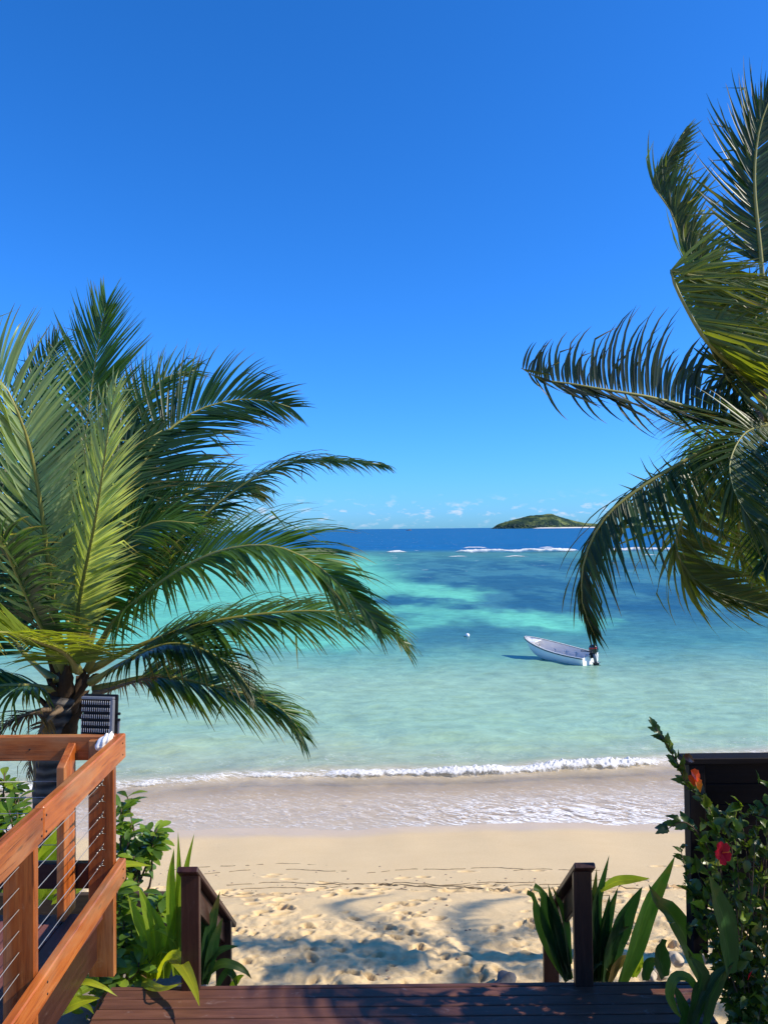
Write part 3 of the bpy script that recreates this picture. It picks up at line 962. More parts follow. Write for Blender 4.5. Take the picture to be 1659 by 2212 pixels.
# ------------------------------------------------------------------ palms
def frond(root, P, L=.62, n=62, hint=(0, -1, 0), wind=(.25, 0, 0), droop=.5, vee=.15, col=(.075, .125, .028), start=.2, width=.036, seed=0,
          ang=(68, 24), rad=.028, dead=False, sides=(1, 1), bend=1.0, ragged=.12, sweep=(0, 0, 0)):
    rg = np.random.default_rng(seed + 100)
    if not dead: n, L = int(n * 1.5), L * 1.28
    R = spline(P, 64)
    tan = unit(np.gradient(R, axis=0))
    fr = tube('frond', [Vector(p) for p in R[::3]], [rad * (1 - .86 * (i / 21)) * (1.5 if i < 2 else 1) for i in range(len(R[::3]))],
              M['dead'] if dead else M['petiole'], root, 6)
    SW = {1: np.array(sweep if not hasattr(sweep[0], '__len__') else sweep[0], float), -1: np.array(sweep if not hasattr(sweep[0], '__len__') else sweep[1], float)}
    H = np.array(hint, float); Wd = np.array(wind, float)
    V, F, tint, along = [], [], [], []
    SEG = 6
    for side in (-1, 1):
        keep = sides[0] if side < 0 else sides[1]
        for j in range(n):
            t = start + (1 - start) * (j + rg.uniform(-.35, .35)) / n
            t = min(max(t, 0), .995)
            if rg.random() > keep: continue
            q = t * 63; i0 = int(q); f = q - i0
            p = R[i0] * (1 - f) + R[min(i0 + 1, 63)] * f
            T = tan[i0]
            N = H - T * H.dot(T) if isinstance(H, Vector) else H - T * np.dot(H, T)
            N = N / max(np.linalg.norm(N), 1e-6)
            Sd = np.cross(T, N) * side
            s = (t - start) / (1 - start)
            ln = L * (.48 + .52 * math.sin(math.pi * min(1, .22 + s * .72))) * (1 - .50 * s ** 3) * rg.uniform(1 - ragged * 2, 1.08)
            if rg.random() < ragged * .3: ln *= rg.uniform(.4, .8)
            a = math.radians(ang[0] + (ang[1] - ang[0]) * s + rg.normal(0, 3))
            d = T * math.cos(a) + Sd * math.sin(a) + N * (vee + rg.normal(0, .06))
            d = d / np.linalg.norm(d) + SW[side] * rg.uniform(.45, 1.4)
            d /= np.linalg.norm(d)
            wmax = width * rg.uniform(.8, 1.15) * (1 - .45 * s)
            dr = droop * rg.uniform(.75, 1.3); wk = rg.uniform(.6, 1.35)
            snap = rg.random() < ragged * .5
            tw = rg.normal(0, .25)
            tt = rg.random()
            b = len(V)
            st = ln / SEG
            pp = p.copy()
            for g in range(SEG + 1):
                x = g / SEG
                w = wmax * (.35 + .65 * min(1, x / .22)) * (1 - max(0, (x - .25) / .75) ** 1.4) + .0012
                ref = T * math.cos(tw * x) + N * math.sin(tw * x)
                wv = ref - d * np.dot(ref, d)
                nl = np.linalg.norm(wv)
                wv = wv / nl if nl > 1e-4 else Sd
                nn = np.cross(d, wv)
                V.append(pp + wv * w * .5); V.append(pp - nn * w * .16 * side); V.append(pp - wv * w * .5)
                tint += [tt] * 3; along += [x] * 3
                pp = pp + d * st
                k_ = (x + .25) * bend
                d = d + (np.array([0, 0, -1.0]) * dr + Wd * wk) * k_ / SEG * 1.6
                if snap and g == 3: d = d + np.array([rg.normal(0, .5), rg.normal(0, .3), -.7])
                d /= np.linalg.norm(d)
            for g in range(SEG):
                c = b + g * 3
                F.append((c, c + 1, c + 4, c + 3)); F.append((c + 1, c + 2, c + 5, c + 4))
    V = np.array(V)
    rw_ = parent_world(fr)
    iv_ = np.array(rw_.inverted())
    V = V @ iv_[:3, :3].T + iv_[:3, 3]
    me = mesh_np('leaflets', V, F, True, {'tint': np.array(tint), 'along': np.array(along)})
    o = link('leaflets', me, M['frond'], fr, rw_)
    o['kind'] = 'stuff'
    o.color = (*col, 1)
    return fr


def palm_trunk(root, pts, r0, r1, n=30):
    P = spline(pts, n)
    bm = bmesh.new()
    rr = [r0 + (r1 - r0) * i / (n - 1) + .008 * math.sin(i * 2.4) + (.05 * max(0, 1 - i / 4)) for i in range(n)]
    add_tube(bm, [Vector(p) for p in P], rr, 16)
    me = from_bm('trunk', bm, True)
    me.transform(parent_world(root).inverted())
    return link('trunk', me, M['bark'], root, parent_world(root))


def sheath(root, c, az, h, lean, w, mat, seed):
    """curling fibrous leaf base on the crown shaft"""
    rr = random.Random(seed)
    bm = bmesh.new()
    n = 9
    rows = []
    out = Vector((math.cos(az), math.sin(az), 0)); sd = Vector((-math.sin(az), math.cos(az), 0))
    for i in range(n):
        t = i / (n - 1)
        p = c + out * (.11 + lean * t ** 1.6) + Vector((0, 0, h * (t - .15)))
        ww = w * (1 - t * .75) * (1 + .12 * math.sin(i * 2 + seed))
        rows.append([bm.verts.new(p + sd * ww * k - out * (abs(k) ** 2) * .05 + Vector((rr.uniform(-.006, .006), rr.uniform(-.006, .006), 0))) for k in (-1, -.5, 0, .5, 1)])
    for i in range(n - 1):
        for k in range(4):
            bm.faces.new((rows[i][k], rows[i][k + 1], rows[i + 1][k + 1], rows[i + 1][k]))
    bmesh.ops.solidify(bm, geom=bm.faces[:], thickness=.012)
    me = from_bm('leaf_sheath', bm, True)
    me.transform(parent_world(root).inverted())
    link('leaf_sheath', me, mat, root, parent_world(root))


def WP(*pts):
    return [W(*p) for p in pts]


LPd = 7.3
cL = W(142, 1520, LPd)
lp = empty('coconut_palm', (cL.x - .02, cL.y, ground_z(cL.x, cL.y)), 'short coconut palm with full bright green crown rising behind the deck railing', 'palm tree')
palm_trunk(lp, [W(104, 2150, LPd), W(108, 1760, LPd), W(118, 1600, LPd), W(140, 1500, LPd)], .175, .15)
for i in range(15):
    sheath(lp, cL + Vector((0, 0, rs.uniform(-.35, .12))), i * 2.4, rs.uniform(.3, .6), rs.uniform(.06, .30), rs.uniform(.06, .12), M['husk'], i)
G_D = (.020, .056, .017)     # mature leaf, with crown shade put into the colour
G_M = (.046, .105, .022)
G_Y = (.15, .20, .025)     # yellow green with sunlight put into the colour
G_P = (.28, .36, .19)     # pale underside, direct sun and gloss put into the colour
up = (0, -.25, 1)
b = lambda x=150, y=1470, d=LPd: (x, y, d)
front = (0, -1, 0)
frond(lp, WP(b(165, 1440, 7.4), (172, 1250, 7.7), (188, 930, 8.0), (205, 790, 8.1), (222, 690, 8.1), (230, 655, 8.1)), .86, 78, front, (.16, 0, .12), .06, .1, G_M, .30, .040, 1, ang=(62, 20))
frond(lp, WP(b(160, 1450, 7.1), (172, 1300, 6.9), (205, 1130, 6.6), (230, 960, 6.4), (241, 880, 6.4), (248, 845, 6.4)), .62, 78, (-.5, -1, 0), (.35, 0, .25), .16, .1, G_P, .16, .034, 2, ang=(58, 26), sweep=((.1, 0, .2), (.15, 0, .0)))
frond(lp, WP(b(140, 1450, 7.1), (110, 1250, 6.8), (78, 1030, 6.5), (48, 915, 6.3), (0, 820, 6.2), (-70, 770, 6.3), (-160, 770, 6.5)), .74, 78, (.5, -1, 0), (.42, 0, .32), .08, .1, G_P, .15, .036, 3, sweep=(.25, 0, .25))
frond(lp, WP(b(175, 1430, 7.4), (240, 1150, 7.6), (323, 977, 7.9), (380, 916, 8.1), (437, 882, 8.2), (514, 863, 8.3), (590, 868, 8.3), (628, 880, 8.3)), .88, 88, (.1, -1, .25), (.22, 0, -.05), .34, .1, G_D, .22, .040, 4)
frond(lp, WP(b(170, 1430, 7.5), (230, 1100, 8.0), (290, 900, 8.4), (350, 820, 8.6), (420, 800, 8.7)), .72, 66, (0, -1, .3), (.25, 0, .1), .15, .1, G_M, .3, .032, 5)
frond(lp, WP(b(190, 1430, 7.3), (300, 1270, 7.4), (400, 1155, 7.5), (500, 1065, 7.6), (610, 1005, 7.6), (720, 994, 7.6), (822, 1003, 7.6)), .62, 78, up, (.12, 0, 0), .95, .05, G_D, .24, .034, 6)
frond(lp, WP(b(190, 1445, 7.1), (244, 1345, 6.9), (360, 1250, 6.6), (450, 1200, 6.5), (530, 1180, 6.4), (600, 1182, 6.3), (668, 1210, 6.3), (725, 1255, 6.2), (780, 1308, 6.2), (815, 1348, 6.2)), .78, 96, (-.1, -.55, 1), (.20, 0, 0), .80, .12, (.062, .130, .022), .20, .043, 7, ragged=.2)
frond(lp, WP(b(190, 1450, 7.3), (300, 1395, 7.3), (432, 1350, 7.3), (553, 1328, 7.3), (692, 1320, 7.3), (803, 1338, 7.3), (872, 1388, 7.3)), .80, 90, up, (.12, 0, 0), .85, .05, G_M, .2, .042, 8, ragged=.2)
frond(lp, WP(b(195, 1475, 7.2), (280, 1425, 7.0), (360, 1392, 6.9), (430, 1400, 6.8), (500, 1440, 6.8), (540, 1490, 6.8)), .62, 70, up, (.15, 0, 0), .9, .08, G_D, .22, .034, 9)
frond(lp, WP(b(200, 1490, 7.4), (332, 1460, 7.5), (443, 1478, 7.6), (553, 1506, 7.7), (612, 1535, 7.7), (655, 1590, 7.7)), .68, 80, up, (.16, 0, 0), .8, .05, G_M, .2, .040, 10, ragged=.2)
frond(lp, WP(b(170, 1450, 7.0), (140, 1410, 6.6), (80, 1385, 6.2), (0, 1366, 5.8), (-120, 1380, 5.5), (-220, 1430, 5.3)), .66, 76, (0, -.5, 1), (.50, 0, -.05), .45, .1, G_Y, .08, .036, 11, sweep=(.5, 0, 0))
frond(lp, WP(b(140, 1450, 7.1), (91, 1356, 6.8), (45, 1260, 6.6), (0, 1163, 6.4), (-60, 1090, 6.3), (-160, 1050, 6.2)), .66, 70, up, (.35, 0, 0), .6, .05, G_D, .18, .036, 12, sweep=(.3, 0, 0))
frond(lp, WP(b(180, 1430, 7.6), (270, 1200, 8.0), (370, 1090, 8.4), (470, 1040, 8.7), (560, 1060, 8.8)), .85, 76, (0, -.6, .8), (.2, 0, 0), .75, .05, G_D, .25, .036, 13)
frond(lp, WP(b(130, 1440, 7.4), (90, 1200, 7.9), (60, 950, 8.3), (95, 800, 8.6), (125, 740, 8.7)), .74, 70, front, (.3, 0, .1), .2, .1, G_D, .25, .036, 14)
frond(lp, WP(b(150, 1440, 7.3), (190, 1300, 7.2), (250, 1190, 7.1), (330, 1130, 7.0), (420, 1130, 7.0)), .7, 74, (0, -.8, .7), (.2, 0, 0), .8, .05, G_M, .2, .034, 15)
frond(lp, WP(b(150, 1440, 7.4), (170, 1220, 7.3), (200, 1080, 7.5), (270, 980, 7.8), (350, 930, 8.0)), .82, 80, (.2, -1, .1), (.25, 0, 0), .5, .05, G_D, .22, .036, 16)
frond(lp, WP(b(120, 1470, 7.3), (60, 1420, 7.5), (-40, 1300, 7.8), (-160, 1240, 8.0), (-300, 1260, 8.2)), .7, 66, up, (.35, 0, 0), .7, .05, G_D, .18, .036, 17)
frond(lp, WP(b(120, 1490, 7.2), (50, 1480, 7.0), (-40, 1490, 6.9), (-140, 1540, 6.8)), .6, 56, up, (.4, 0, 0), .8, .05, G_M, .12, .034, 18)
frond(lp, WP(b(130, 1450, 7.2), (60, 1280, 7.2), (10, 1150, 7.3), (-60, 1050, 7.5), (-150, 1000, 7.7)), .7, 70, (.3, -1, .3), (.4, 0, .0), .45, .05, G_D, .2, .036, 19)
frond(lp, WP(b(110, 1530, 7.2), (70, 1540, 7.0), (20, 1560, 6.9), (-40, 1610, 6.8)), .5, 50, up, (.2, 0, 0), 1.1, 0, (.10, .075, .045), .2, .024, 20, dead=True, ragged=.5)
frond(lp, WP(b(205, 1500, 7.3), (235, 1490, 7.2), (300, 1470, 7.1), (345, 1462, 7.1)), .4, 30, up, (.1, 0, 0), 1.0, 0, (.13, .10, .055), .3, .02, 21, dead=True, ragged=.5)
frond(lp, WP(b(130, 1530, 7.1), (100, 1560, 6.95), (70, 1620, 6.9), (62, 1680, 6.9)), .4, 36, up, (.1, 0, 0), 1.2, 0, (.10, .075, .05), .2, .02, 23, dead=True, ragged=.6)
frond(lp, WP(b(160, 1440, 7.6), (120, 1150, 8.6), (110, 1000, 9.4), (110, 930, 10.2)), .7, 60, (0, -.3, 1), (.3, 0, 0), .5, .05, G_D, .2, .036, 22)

RPd = 6.0
cR = W(1672, 905, RPd)
gR = (4.7, 7.0)
rp = empty('coconut_palm', (gR[0], gR[1], ground_z(*gR)), 'wind-torn coconut palm leaning in from the right with ragged drooping fronds', 'palm tree')
palm_trunk(rp, [Vector((gR[0], gR[1], ground_z(*gR) - .2)), Vector((4.55, 6.9, 4.2)), Vector((4.0, 6.5, 6.3)), cR + Vector((.45, .15, -.45)), cR + Vector((.05, 0, .05))], .19, .13)
for i in range(9):
    sheath(rp, cR + Vector((.05, 0, rs.uniform(-.2, .12))), i * 2.4, rs.uniform(.2, .42), rs.uniform(.04, .16), rs.uniform(.05, .09), M['husk'], i + 40)
# small unripe nuts at the crown
for (dx, dy, dz) in ((-.26, -.06, .05), (-.20, -.12, -.02), (-.31, -.02, .0)):
    bm = bmesh.new()
    bmesh.ops.create_uvsphere(bm, u_segments=12, v_segments=8, radius=.055)
    for v in bm.verts: v.co.z *= 1.35
    link('coconut', from_bm('coconut', bm, True), M['husk'], rp, Matrix.Translation(cR + Vector((dx, dy, dz))))
r0 = lambda d=RPd: (1640, 905, d)
frond(rp, WP((1670, 935, 5.95), (1618, 913, 5.9), (1536, 891, 5.85), (1468, 874, 5.8), (1399, 857, 5.75), (1296, 840, 5.7), (1228, 828, 5.7), (1170, 820, 5.7), (1126, 795, 5.7)), .60, 54, (0, -1, .2), (.80, 0, .05), -.02, .0, (.026, .042, .022), .22, .036, 31, ang=(86, 62), sides=(.85, 1), ragged=.3, bend=1.4, rad=.022, sweep=((.10, 0, .35), (1.5, 0, .10)))
frond(rp, WP((1670, 920, 5.9), (1605, 925, 5.75), (1536, 963, 5.6), (1450, 1011, 5.5), (1365, 1066, 5.45), (1313, 1110, 5.4), (1282, 1158, 5.4), (1260, 1220, 5.4), (1256, 1290, 5.4), (1268, 1335, 5.4), (1284, 1372, 5.4)), .58, 66, (-.4, -.8, .5), (.34, 0, 0), 1.0, .0, G_D, .20, .036, 32, ragged=.35, rad=.022, sweep=(.45, 0, -.9))
frond(rp, WP((1670, 915, 5.85), (1610, 935, 5.5), (1577, 997, 5.2), (1586, 1059, 5.0), (1615, 1112, 4.9), (1652, 1150, 4.85), (1700, 1180, 4.85)), .54, 66, (-.5, -1, .3), (.45, 0, 0), .6, .0, (.050, .085, .022), .06, .034, 33, ragged=.25, rad=.009, sweep=((.5, 0, -.1), (.6, 0, -.6)))
frond(rp, WP((1670, 920, 6.1), (1560, 1010, 6.2), (1480, 1110, 6.2), (1460, 1180, 6.2), (1482, 1235, 6.2), (1540, 1275, 6.2), (1610, 1298, 6.2), (1700, 1318, 6.2)), .52, 80, (0, -1, .1), (.8, 0, .05), .14, .0, (.10, .13, .022), .28, .036, 34, ragged=.25, ang=(60, 34), rad=.02, sweep=(.9, 0, .05))
frond(rp, WP((1670, 895, 6.0), (1590, 800, 5.9), (1525, 735, 5.8), (1480, 660, 5.8), (1455, 608, 5.8), (1448, 585, 5.8), (1475, 592, 5.8), (1530, 598, 5.8), (1600, 600, 5.8), (1700, 612, 5.8)), .60, 84, (0, -1, .2), (.85, 0, -.05), .22, .0, (.105, .14, .022), .18, .034, 35, ang=(60, 30), rad=.024, sweep=((.9, 0, -.1), (2.4, 0, -.5)))
frond(rp, WP((1670, 890, 6.1), (1580, 740, 6.3), (1500, 600, 6.4), (1470, 516, 6.5), (1446, 450, 6.5), (1412, 405, 6.5), (1416, 388, 6.5), (1444, 340, 6.5), (1478, 285, 6.5)), .50, 76, (0, -1, .1), (.40, 0, .30), -.02, .0, (.085, .13, .035), .42, .032, 36, ragged=.3, ang=(50, 22), rad=.018, sweep=((.6, 0, .3), (1.2, 0, .7)))
frond(rp, WP((1670, 880, 6.0), (1655, 700, 6.0), (1642, 540, 6.0), (1630, 410, 6.0), (1634, 315, 6.0), (1652, 240, 6.0), (1690, 160, 6.0)), .60, 74, (0, -1, 0), (.30, 0, .25), .18, .0, (.040, .070, .026), .42, .034, 37, ragged=.35, sweep=(.2, 0, .1))
frond(rp, WP((1675, 900, 5.9), (1700, 960, 5.6), (1700, 1060, 5.3), (1680, 1150, 5.1), (1650, 1230, 5.0)), .5, 60, (-.5, -1, .2), (.2, 0, 0), .9, .0, G_D, .2, .034, 38, ragged=.25)
frond(rp, WP((1670, 900, 6.2), (1630, 1000, 6.5), (1600, 1100, 6.7), (1600, 1190, 6.8), (1650, 1250, 6.8), (1730, 1290, 6.8)), .55, 64, (0, -1, .2), (.6, 0, 0), .35, .0, G_Y, .2, .036, 39, ragged=.2, sweep=(.6, 0, 0))
frond(rp, WP((1675, 890, 6.1), (1640, 780, 6.3), (1630, 690, 6.4), (1665, 640, 6.4), (1730, 620, 6.4)), .5, 70, (0, -1, .1), (.6, 0, .1), .2, .0, G_D, .2, .036, 40, sweep=(.6, 0, 0))
frond(rp, WP((1660, 900, 5.95), (1600, 850, 5.9), (1560, 800, 5.9), (1530, 745, 5.9)), .42, 44, (0, -1, .2), (.7, 0, -.1), .35, .0, (.05, .07, .025), .3, .03, 41, ragged=.35, sweep=(.8, 0, -.25))
for i, (az, el, dist) in enumerate([(-35, 30, 3.0), (-5, 45, 3.2), (20, 10, 3.0), (50, 35, 3.0), (-70, 5, 2.8), (80, 10, 2.8), (-20, -5, 3.0)]):
    a = math.radians(az); e_ = math.radians(el)
    h = Vector((math.cos(a), math.sin(a), 0))
    pts = [cR, cR + h * dist * .35 + Vector((0, 0, dist * .35 * math.tan(e_))), cR + h * dist * .7 + Vector((0, 0, dist * .5 * math.tan(e_))), cR + h * dist + Vector((0, 0, dist * .3 * math.tan(e_) - .5))]
    frond(rp, pts, .7, 60, (0, 0, 1), (.3, 0, 0), .7, .05, G_M, .2, .036, 60 + i)


c3 = Vector((7.75, 7.8, 8.0))  # unseen palm, added to cast frond shade on the sand
np_ = empty('coconut_palm', (8.6, 8.2, ground_z(8.6, 8.2)), 'unseen palm further right, added so its fronds shade the sand below the stairs', 'palm tree')
palm_trunk(np_, [Vector((8.6, 8.2, ground_z(8.6, 8.2) - .2)), Vector((8.3, 8.1, 5)), c3], .18, .12)
for i, (az, el, dist) in enumerate([(170, 12, 3.2), (189, 5, 3.0), (20, 30, 2.7), (-30, 15, 2.7), (-70, 35, 2.6), (65, 10, 2.7), (95, 35, 2.6), (-100, 10, 2.4)]):
    a = math.radians(az); e_ = math.radians(el)
    h = Vector((math.cos(a), math.sin(a), 0))
    frond(np_, [c3, c3 + h * dist * .35 + Vector((0, 0, dist * .35 * math.tan(e_))), c3 + h * dist * .7 + Vector((0, 0, dist * .5 * math.tan(e_))), c3 + h * dist + Vector((0, 0, dist * .3 * math.tan(e_) - .5))], .38 if i > 1 else .44, 44 if i > 1 else 70, (0, 0, 1), (.3, 0, 0), .6, .05, G_M, .15, .03 if i > 1 else .04, 80 + i)


# ------------------------------------------------------------------ strap-leaved lilies
def strap(root, pts, w, col, face=(.45, -1, .3), fold=.28, torn=False, seed=0, roll=0.0):
    R = spline(pts, 16)
    T = unit(np.gradient(R, axis=0))
    Fv = np.array(face, float)
    rg = np.random.default_rng(seed)
    V, tint, along, across = [], [], [], []
    NA = 7
    t0 = rg.random() * .6
    for i in range(16):
        x = i / 15
        prof = (.42 + .58 * math.sin(math.pi * min(.5, x * .95 + .06) )) * (1 - max(0, (x - .45) / .55) ** 1.9)
        if torn: prof = max(prof, .42 * (x > .6)) * (1 - .35 * (x > .85) * rg.random())
        ww = w * max(prof, .015)
        ca = math.cos(roll * x); sa = math.sin(roll * x)
        f = Fv - T[i] * np.dot(Fv, T[i]); f /= max(np.linalg.norm(f), 1e-6)
        sd = np.cross(T[i], f)
        sd, f = sd * ca + f * sa, f * ca - sd * sa
        for k in range(NA):
            u = k / (NA - 1) - .5
            V.append(R[i] + sd * ww * u - f * ww * fold * (abs(u) * 2) ** 1.3 * -.5 - f * ww * .04 * math.sin(i * 1.1 + k * 2 + seed))
            tint.append(t0 + .2 * rg.random()); along.append(x); across.append(k / (NA - 1))
    V = np.array(V)
    iv_ = np.array(parent_world(root).inverted())
    V = V @ iv_[:3, :3].T + iv_[:3, 3]
    me = mesh_np('leaf', V, grid_quads(16, NA), True, {'tint': np.array(tint), 'along': np.array(along), 'across': np.array(across)})
    o = link('leaf', me, M['strap'], root, parent_world(root))
    o.color = (*col, 1)
    return o


def plant(name, base, label, cat, leaves, conv, wscale, group=None, d=5.0):
    rt = empty(name, base, label, cat, group)
    for i, L in enumerate(leaves):
        pts, w, col = L[0], L[1], L[2]
        kw = L[3] if len(L) > 3 else {}
        P = []
        for q in pts:
            X, Y = conv(q[0], q[1])
            P.append(W(X, Y, q[2] if len(q) > 2 else d))
        strap(rt, P, w * wscale / 759 * (pts[-1][2] if len(pts[-1]) > 2 else d), col, seed=i * 3 + int(abs(base[0]) * 10), **kw)
    return rt


LG = (.20, .28, .022)  # sunlit lily green, the light put into the colour
LB = (.36, .43, .030)  # brightest sunlit lily leaves, light put into the colour
LD = (.030, .075, .022)  # same lily in shade, the shade put into the colour
s5 = .5893 * .2654
s7 = .5968 * .2654
s3 = .2804 * .2654
pb = W(*C5(985, 1900), 4.95)
plant('spider_lily', (pb.x, pb.y, 4.05), 'sunlit yellow-green lily clump with arching strap leaves left of the brown stair post', 'lily', [
    (((960, 1920), (945, 1700), (870, 1520), (815, 1385)), 72, LG),
    (((990, 1920), (985, 1640), (940, 1480), (885, 1330)), 92, LG),
    (((1010, 1900), (950, 1680), (975, 1600), (1060, 1620), (1125, 1690), (1148, 1790)), 56, LB, dict(face=(0, -.6, 1))),
    (((1000, 1920, 4.95), (1060, 1825, 4.75), (1115, 1788, 4.6), (1180, 1865, 4.45), (1240, 1985, 4.32), (1274, 2100, 4.17)), 108, LB, dict(face=(.3, -.8, .8))),
    (((1125, 1900), (1100, 1500), (1092, 1280), (1112, 1092)), 76, LG),
    (((1150, 1900), (1140, 1400), (1142, 1200), (1138, 985)), 44, LG),
    (((1160, 1900), (1165, 1400), (1195, 1190), (1242, 995)), 50, LG),
    (((960, 1920, 4.8), (935, 1955, 4.6), (1040, 1990, 4.38), (1170, 1950, 4.38)), 62, LB, dict(face=(0, -.6, .8))),
    (((1040, 1920), (1070, 1760), (1120, 1690), (1150, 1650)), 66, LG),
    (((970, 1920), (1000, 1760), (1080, 1740), (1110, 1860)), 60, LG, dict(face=(0, -.6, .8))),
    (((940, 1920), (890, 1780), (820, 1740), (740, 1800)), 60, LG, dict(face=(0, -.6, .8))),
    (((1010, 1920), (1030, 1700), (1010, 1560), (960, 1450)), 80, LG),
    (((980, 1930), (900, 1880), (850, 1900), (800, 1960)), 44, (.24, .16, .07), dict(torn=True, face=(0, -.6, .9))),
    (((1060, 1920), (1095, 1700), (1120, 1560), (1128, 1420)), 70, LG),
], C5, s5, 'spider lilies around the landing', 4.95)
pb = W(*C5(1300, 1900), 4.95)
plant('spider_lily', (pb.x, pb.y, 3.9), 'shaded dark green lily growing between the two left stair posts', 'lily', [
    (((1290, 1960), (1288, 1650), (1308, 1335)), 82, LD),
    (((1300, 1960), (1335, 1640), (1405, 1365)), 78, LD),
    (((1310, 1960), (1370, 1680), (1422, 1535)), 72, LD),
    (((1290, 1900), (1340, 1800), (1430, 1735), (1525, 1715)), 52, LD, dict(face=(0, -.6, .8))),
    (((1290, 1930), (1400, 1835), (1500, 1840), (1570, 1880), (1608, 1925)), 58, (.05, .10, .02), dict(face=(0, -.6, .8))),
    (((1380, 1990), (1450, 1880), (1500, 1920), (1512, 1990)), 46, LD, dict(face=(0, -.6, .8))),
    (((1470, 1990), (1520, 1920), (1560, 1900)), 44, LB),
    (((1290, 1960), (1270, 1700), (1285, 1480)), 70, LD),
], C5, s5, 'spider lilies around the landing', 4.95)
pb = W(*C5(330, 2230), 4.2)
plant('spider_lily', (pb.x, pb.y, 4.0), 'low bright lily with leaves reaching right over the end of the landing boards', 'lily', [
    (((320, 2190, 4.2), (420, 2110, 4.15), (540, 2065, 4.15), (642, 2047, 4.15)), 84, LB, dict(face=(0, -.7, .8))),
    (((400, 2050, 4.3), (520, 1950, 4.2), (650, 1975, 4.15), (752, 2038, 4.15)), 44, LB, dict(face=(0, -.6, .9))),
    (((380, 2080, 4.3), (440, 2010, 4.3), (500, 2000, 4.25), (530, 2060, 4.25)), 50, LG, dict(face=(0, -.6, .9))),
    (((380, 2080, 4.4), (470, 1900, 4.5), (560, 1770, 4.6)), 60, LG),
    (((370, 2120, 4.3), (450, 2060, 4.3), (560, 2100, 4.25), (600, 2150, 4.2)), 40, LG, dict(face=(0, -.6, .9))),
    (((420, 2060, 4.5), (600, 1960, 4.6), (640, 1890, 4.6), (730, 1920, 4.55)), 60, LG, dict(face=(0, -.6, .9))),
], C5, s5, 'spider lilies around the landing', 4.2)
pb = W(*C3(600, 2250), 5.25)
plant('spider_lily', (pb.x, pb.y, 4.05), 'broad-leaved lily seen through the cables of the deck railing', 'lily', [
    (((560, 2100), (650, 1620), (780, 1340), (930, 960)), 300, LB),
    (((600, 2150), (720, 1700), (860, 1440), (1000, 1250)), 330, LG),
    (((480, 2250), (620, 2080), (800, 2000), (1000, 1960)), 190, LB, dict(face=(0, -.6, .9))),
    (((450, 2150), (350, 2080), (180, 2000), (20, 2060)), 220, LB, dict(face=(0, -.6, .9))),
    (((700, 2200), (1000, 2050), (1160, 1960), (1230, 1990)), 170, LB, dict(face=(0, -.5, .9))),
    (((1250, 1900), (1500, 1720), (1750, 1690), (2030, 1706)), 115, LB, dict(face=(0, -.5, .9))),
    (((500, 2150), (480, 1800), (420, 1500), (330, 1250)), 260, LG),
], C3, s3, 'spider lilies around the landing', 5.25)

# right-hand crinums
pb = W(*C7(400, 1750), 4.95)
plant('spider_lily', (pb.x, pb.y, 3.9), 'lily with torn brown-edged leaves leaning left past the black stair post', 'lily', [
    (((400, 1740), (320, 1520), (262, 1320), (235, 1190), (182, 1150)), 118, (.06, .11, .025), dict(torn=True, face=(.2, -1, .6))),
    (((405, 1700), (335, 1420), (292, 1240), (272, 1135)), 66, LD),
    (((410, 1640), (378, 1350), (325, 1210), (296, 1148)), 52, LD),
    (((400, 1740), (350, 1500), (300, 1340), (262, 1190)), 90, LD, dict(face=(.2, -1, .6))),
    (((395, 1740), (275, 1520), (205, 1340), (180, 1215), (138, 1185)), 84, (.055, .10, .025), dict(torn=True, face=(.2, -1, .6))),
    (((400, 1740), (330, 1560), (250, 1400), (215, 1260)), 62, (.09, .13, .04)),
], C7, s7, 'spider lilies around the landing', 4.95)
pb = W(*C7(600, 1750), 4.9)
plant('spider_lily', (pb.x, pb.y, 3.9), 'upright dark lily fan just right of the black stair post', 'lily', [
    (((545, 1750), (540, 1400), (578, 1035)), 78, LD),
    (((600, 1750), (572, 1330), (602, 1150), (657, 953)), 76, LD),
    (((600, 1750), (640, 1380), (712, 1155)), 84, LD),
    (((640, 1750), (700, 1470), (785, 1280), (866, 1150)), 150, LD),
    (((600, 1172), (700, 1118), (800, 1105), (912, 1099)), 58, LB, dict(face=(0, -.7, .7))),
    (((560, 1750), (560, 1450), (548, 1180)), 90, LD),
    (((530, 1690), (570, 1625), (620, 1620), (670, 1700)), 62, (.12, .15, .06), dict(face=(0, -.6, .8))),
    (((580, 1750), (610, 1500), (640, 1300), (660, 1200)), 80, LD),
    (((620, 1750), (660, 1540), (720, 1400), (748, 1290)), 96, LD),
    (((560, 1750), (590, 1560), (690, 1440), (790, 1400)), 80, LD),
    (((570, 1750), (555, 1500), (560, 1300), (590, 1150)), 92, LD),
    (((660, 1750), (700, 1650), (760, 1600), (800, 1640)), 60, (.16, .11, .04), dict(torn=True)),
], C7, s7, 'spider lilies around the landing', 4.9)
pb = W(*C7(760, 1760), 4.7)
